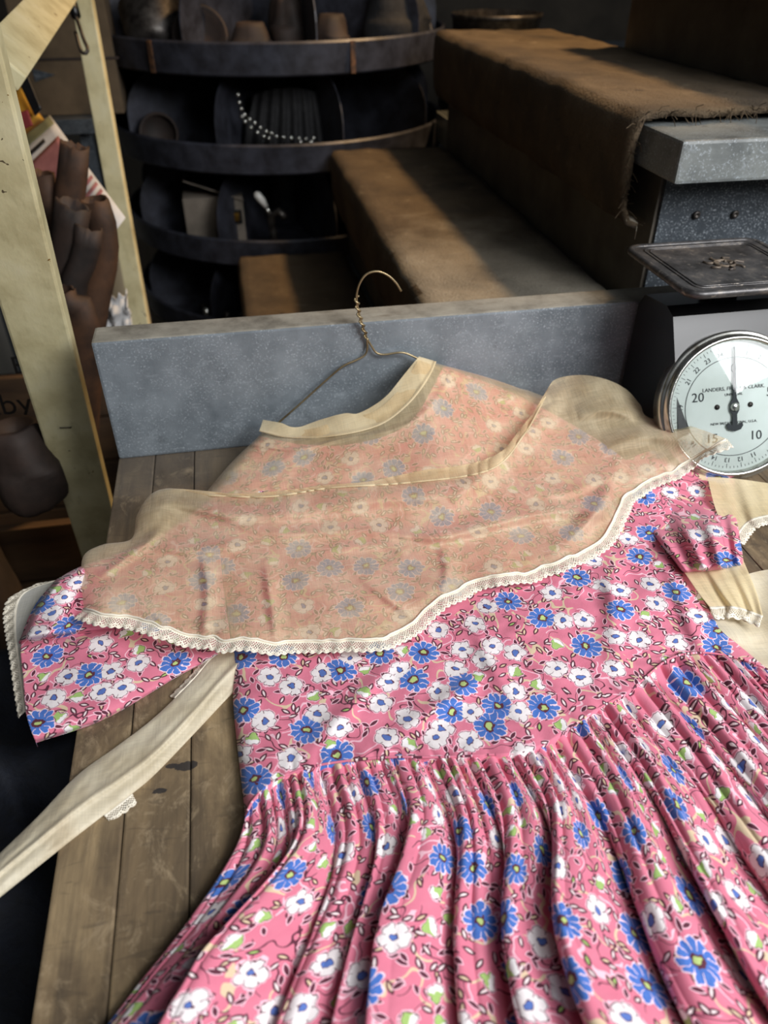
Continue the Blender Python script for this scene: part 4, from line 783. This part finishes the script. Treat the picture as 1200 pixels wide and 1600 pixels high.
# printed newspaper bundle
nl = thing('newspaper', 'folded printed paper with pink picture blocks behind the ladder', 'newspaper', (-.4, 1.7, -.3))
def patch(name, quad, mat, parent, lift=0.0, thick=.0012, n=10):
    q = [np.array(H(x, y, Y=Y)) for x, y, Y in quad]; nrm = np.cross(q[1] - q[0], q[3] - q[0]); nrm /= np.linalg.norm(nrm); nrm = nrm if nrm[1] < 0 else -nrm
    g = np.linspace(0, 1, n); V = np.array([[(q[0] * (1 - a) + q[1] * a) * (1 - b_) + (q[3] * (1 - a) + q[2] * a) * b_ + nrm * lift for a in g] for b_ in g])
    o = link_mesh(name, V.reshape(-1, 3), quads(n, n), mat, parent, True); md = o.modifiers.new('thick', 'SOLIDIFY'); md.thickness = thick; md.offset = 0; return o
NQ = lambda a, b_: (lambda P, Q: (P[0] * (1 - a) + Q[0] * a, P[1] * (1 - a) + Q[1] * a, P[2] * (1 - a) + Q[2] * a))((12 + 70 * b_, 232 + 265 * b_, 1.78 - .33 * b_), (78 + 118 * b_, 180 + 160 * b_, 1.80 - .33 * b_))
NC = [np.array(H(*NQ(a, b_)[:2], Y=NQ(a, b_)[2])) for a, b_ in ((0, 0), (1, 0), (1, 1), (0, 1))]
def npatch(nm, a0, a1, b0, b1, mat, lift):
    nrm = np.cross(NC[1] - NC[0], NC[3] - NC[0]); nrm /= np.linalg.norm(nrm); nrm = nrm if nrm[1] < 0 else -nrm; n = 8
    V = np.array([[(NC[0] * (1 - a) + NC[1] * a) * (1 - b_) + (NC[3] * (1 - a) + NC[2] * a) * b_ + nrm * (lift + .006 * math.sin(b_ * PI)) for a in np.linspace(a0, a1, n)] for b_ in np.linspace(b0, b1, n)])
    o = link_mesh(nm, V.reshape(-1, 3), quads(n, n), mat, nl, True); md = o.modifiers.new('thick', 'SOLIDIFY'); md.thickness = .0008; md.offset = 0; return o
npatch('sheet', 0, 1, 0, 1, M_paper, 0)
M_pinkp = simple('faded_pink_print', lin(168, 112, 112), lin(140, 90, 92), 20, .8); M_olive = simple('olive_print', lin(120, 118, 84), lin(100, 98, 70), 20, .8); M_red = simple('red_print', lin(150, 46, 44), lin(120, 36, 36), 20, .7); M_yel = simple('yellow_print', lin(206, 158, 54), lin(180, 130, 40), 20, .7); M_blue = simple('blue_print', lin(96, 96, 160), lin(70, 70, 120), 20, .7)
npatch('header', .02, .98, .01, .09, M_olive, .0016); npatch('headline', .05, .7, .13, .16, M_print, .0016); npatch('picture', .30, .92, .20, .44, M_pinkp, .0016); npatch('picture', .02, .16, .24, .5, M_blue, .0016)
for k in range(6): npatch('text_line', .30, .98, .50 + .06 * k, .525 + .06 * k, M_pinkp, .0016)
pk = thing('carton_pack', 'small red and yellow printed pack behind the ladder rail', 'pack', H(35, 200, Y=1.72)); 
patch('front', [(10, 130, 1.74), (34, 140, 1.74), (62, 182, 1.70), (14, 222, 1.70)], M_yel, pk, 0, .03); patch('red_panel', [(24, 178, 1.68), (44, 172, 1.68), (52, 196, 1.67), (26, 208, 1.67)], M_red, pk, .002, .002); patch('dark_panel', [(22, 112, 1.70), (40, 108, 1.70), (66, 172, 1.67), (56, 182, 1.67)], M_black, pk, .004, .004)
zb = H(190, 325, Y=1.96).z; o = MB().box(-.45, -.238, 1.95, 1.968, -ZB + .001, zb, .002).build('pale_board', simple('pale_pine', lin(190, 178, 152), lin(150, 138, 114), 12, .8, stretch=(1, 1, .1))); tag(o, 'pale pine board standing behind the back leg of the ladder', 'board')
# rolls of leather standing behind the ladder
def roll(pts, r, Y, mat, label, arc=2 * PI, ph=0.0, flare=1.0):
    P = spline([tuple(H(x, y, Y=Y + dy)) for x, y, dy in pts], 16); n = 20; V = np.zeros((16, n, 3))
    for i in range(16):
        t = Vector(P[min(i + 1, 15)] - P[max(i - 1, 0)]).normalized(); a1 = t.cross(Vector((0, 1, 0))).normalized(); a2 = t.cross(a1)
        for k in range(n):
            a = ph + arc * k / (n - 1); rr = r * (flare + (1 - flare) * i / 15) * (1 + .12 * math.sin(k * .7 + i * .35)) * (1 - .18 * k / n); V[i, k] = np.array(Vector(P[i]) + a1 * rr * math.cos(a) + a2 * rr * math.sin(a))
    V[0, :, 2] += .008 * vnoise(np.arange(n) * .8, np.zeros(n), int(r * 1e4)); o = link_mesh('leather_roll', V.reshape(-1, 3), quads(16, n), mat, None, True); md = o.modifiers.new('thick', 'SOLIDIFY'); md.thickness = .003; return tag(o, label, 'leather', 'rolls of leather behind the ladder')
roll([(117, 226, 0), (112, 280, 0), (106, 330, 0), (98, 420, 0), (90, 700, .05)], .020, 1.40, M_leather, 'tallest brown leather roll with a ragged top behind the ladder', arc=5.8)
roll([(64, 268, 0), (72, 320, 0), (78, 380, 0), (84, 680, .05)], .018, 1.42, M_leather, 'brown leather roll nearest the front ladder rail')
roll([(147, 312, 0), (158, 350, 0), (160, 400, 0), (146, 470, 0), (140, 520, 0), (132, 720, .05)], .026, 1.38, M_leather, 'bent tan leather roll nearest the back ladder leg', flare=.8)
roll([(114, 318, 0), (108, 360, 0), (104, 410, 0), (98, 470, 0), (94, 700, .05)], .024, 1.33, M_leather2, 'dark brown leather roll in the middle of the bundle')
roll([(138, 352, 0), (134, 390, 0), (122, 425, 0), (112, 470, 0), (106, 700, .05)], .018, 1.31, M_leather2, 'dark leather strip folded over the front of the bundle', arc=4.6)
roll([(92, 455, 0), (108, 485, 0), (128, 505, 0), (130, 720, .05)], .024, 1.27, M_leather, 'short curled leather piece low in the bundle above the board corner')
pp = H(178, 480, Y=1.62); n = 14; V = np.array([[[pp.x - .03 + .06 * i / 13, 1.62 + .05 * vnoise(i * .5, j * .5, 3), pp.z - .10 + .12 * j / 13 * (1 + .3 * vnoise(i * .6, 2., 7))] for i in range(n)] for j in range(n)]); o = link_mesh('crumpled_paper', V.reshape(-1, 3), quads(n, n), M_paper, None, True); md = o.modifiers.new('t', 'SOLIDIFY'); md.thickness = .002; tag(o, 'crumpled white paper behind the left end of the grey board', 'paper')
# supports for what stands on the left: a low crate
cr = thing('wooden_crate', 'rough brown wooden crate on the floor left of the bench', 'crate', (-.75, 1.55, -ZB))
M_crate = simple('rough_brown_wood', lin(104, 80, 56), lin(66, 50, 36), 16, .85, stretch=(.2, 1, 1), bmp=.3)
for k in range(4): MB().box(-1.15, -.22, 1.22, 1.24, -ZB + .01 + .135 * k, -ZB + .135 + .135 * k, .002).build('slat', M_crate, cr)
for k in range(4): MB().box(-1.15, -.22, 1.86, 1.88, -ZB + .01 + .135 * k, -ZB + .135 + .135 * k, .002).build('slat', M_crate, cr)
for x in (-1.15, -.24):
    for k in range(4): MB().box(x, x + .02, 1.24, 1.86, -ZB + .01 + .135 * k, -ZB + .135 + .135 * k, .002).build('slat', M_crate, cr)
MB().box(-1.13, -.24, 1.24, 1.86, -ZB + .005, -ZB + .02).build('bottom', M_crate, cr)
# paper sack with print, leather pouch in front of it
sk = thing('paper_sack', 'brown printed paper sack standing behind the front ladder rail', 'sack', (-.75, 1.2, -ZB))
n, m_ = 40, 30; V = np.zeros((m_, n, 3))
for i in range(m_):
    t = i / (m_ - 1); a = np.linspace(0, 2 * PI, n); k = 1 - .25 * t ** 3; c_, s_ = np.cos(a), np.sin(a); ex = lambda q: np.sign(q) * np.abs(q) ** .55
    V[i, :, 0] = -.70 + .26 * k * ex(c_) + .015 * vnoise(a * 2, np.full(n, i * .4), 3); V[i, :, 1] = 1.10 + .085 * k * ex(s_) + .022 * vnoise(a * 2, np.full(n, i * .35), 6); V[i, :, 2] = -ZB + .002 + .93 * t
link_mesh('bag', V.reshape(-1, 3), quads(m_, n), M_sack, sk, True)
for s_, px, py, sz in (('B', 30, 572, .035), ('abye', 26, 632, .045)):
    p = H(px, py, Y=.995); text(s_, sz, frame(p, (0, -1, .0), (1, 0, 0)), M_print, sk, 'lettering')
pouch('round_pouch', 45, -.50, .94, .050, .045, .065, M_leather2, 'dark rounded leather pouch in front of the paper sack', 'pouch', 17)
o = C.objects['round_pouch']; q = H(42, 735, Y=.94); dx = q.x - put(45, 0, .94).x; o.location.x += dx; o.location.z += q.z - (-.50 + .065); PZ = -.50 + (q.z - (-.50 + .065))
del o['group']
bx2 = thing('carton_box', 'plain brown carton on the floor beneath the ladder', 'box', (-.62, .95, -ZB)); MB().box(-.80, -.46, .80, .97, -ZB + .001, PZ - .003, .003).build('body', M_card, bx2); MB().box(-.80, -.46, .885, .89, PZ - .003, PZ - .0015).build('tape', M_leather2, bx2)
# navy coat heaped beside the bench
n, m_ = 90, 110; xs_ = np.linspace(-.62, -.176, n)[None]; ys_ = np.linspace(-.10, .66, m_)[:, None]
Z = -.075 + .05 * fbm(xs_ * 7, ys_ * 6, 201) * 2 + .02 * (1 - np.abs(vnoise(xs_ * 14 + ys_ * 6, ys_ * 5, 205)) * 2) ** 3 + .010 * np.sin(xs_ * 60 + ys_ * 25)
edge = np.minimum(np.minimum((xs_ + .62) / .08, (-.176 - xs_) / .03 + .35), np.minimum((ys_ + .10) / .08, (.66 - ys_) / .10)); Z = Z - .12 * (1 - np.clip(edge, 0, 1)) ** 2
Z = np.minimum(Z, -.012)
V = np.stack([np.broadcast_to(xs_, Z.shape), np.broadcast_to(ys_, Z.shape), Z], -1); I = np.arange(n * m_).reshape(m_, n); VV = [V.reshape(-1, 3)]; FF = [quads(m_, n)]; cnt = n * m_
for idx in (I[0], I[-1][::-1], I[:, 0][::-1], I[:, -1]):
    prev = idx
    for zz in (-.35, -.62, -ZB + .002):
        q = V.reshape(-1, 3)[idx].copy(); q[:, 2] = zz + .0 * q[:, 2]; VV.append(q); k = len(idx); j = np.arange(cnt, cnt + k); cnt += k; FF.append(np.stack([prev[:-1], prev[1:], j[1:], j[:-1]], -1)); prev = j
tag(link_mesh('navy_coat', np.vstack(VV), np.vstack(FF), M_navy, None, True), 'dark navy cloth coat heaped against the left side of the bench', 'coat')
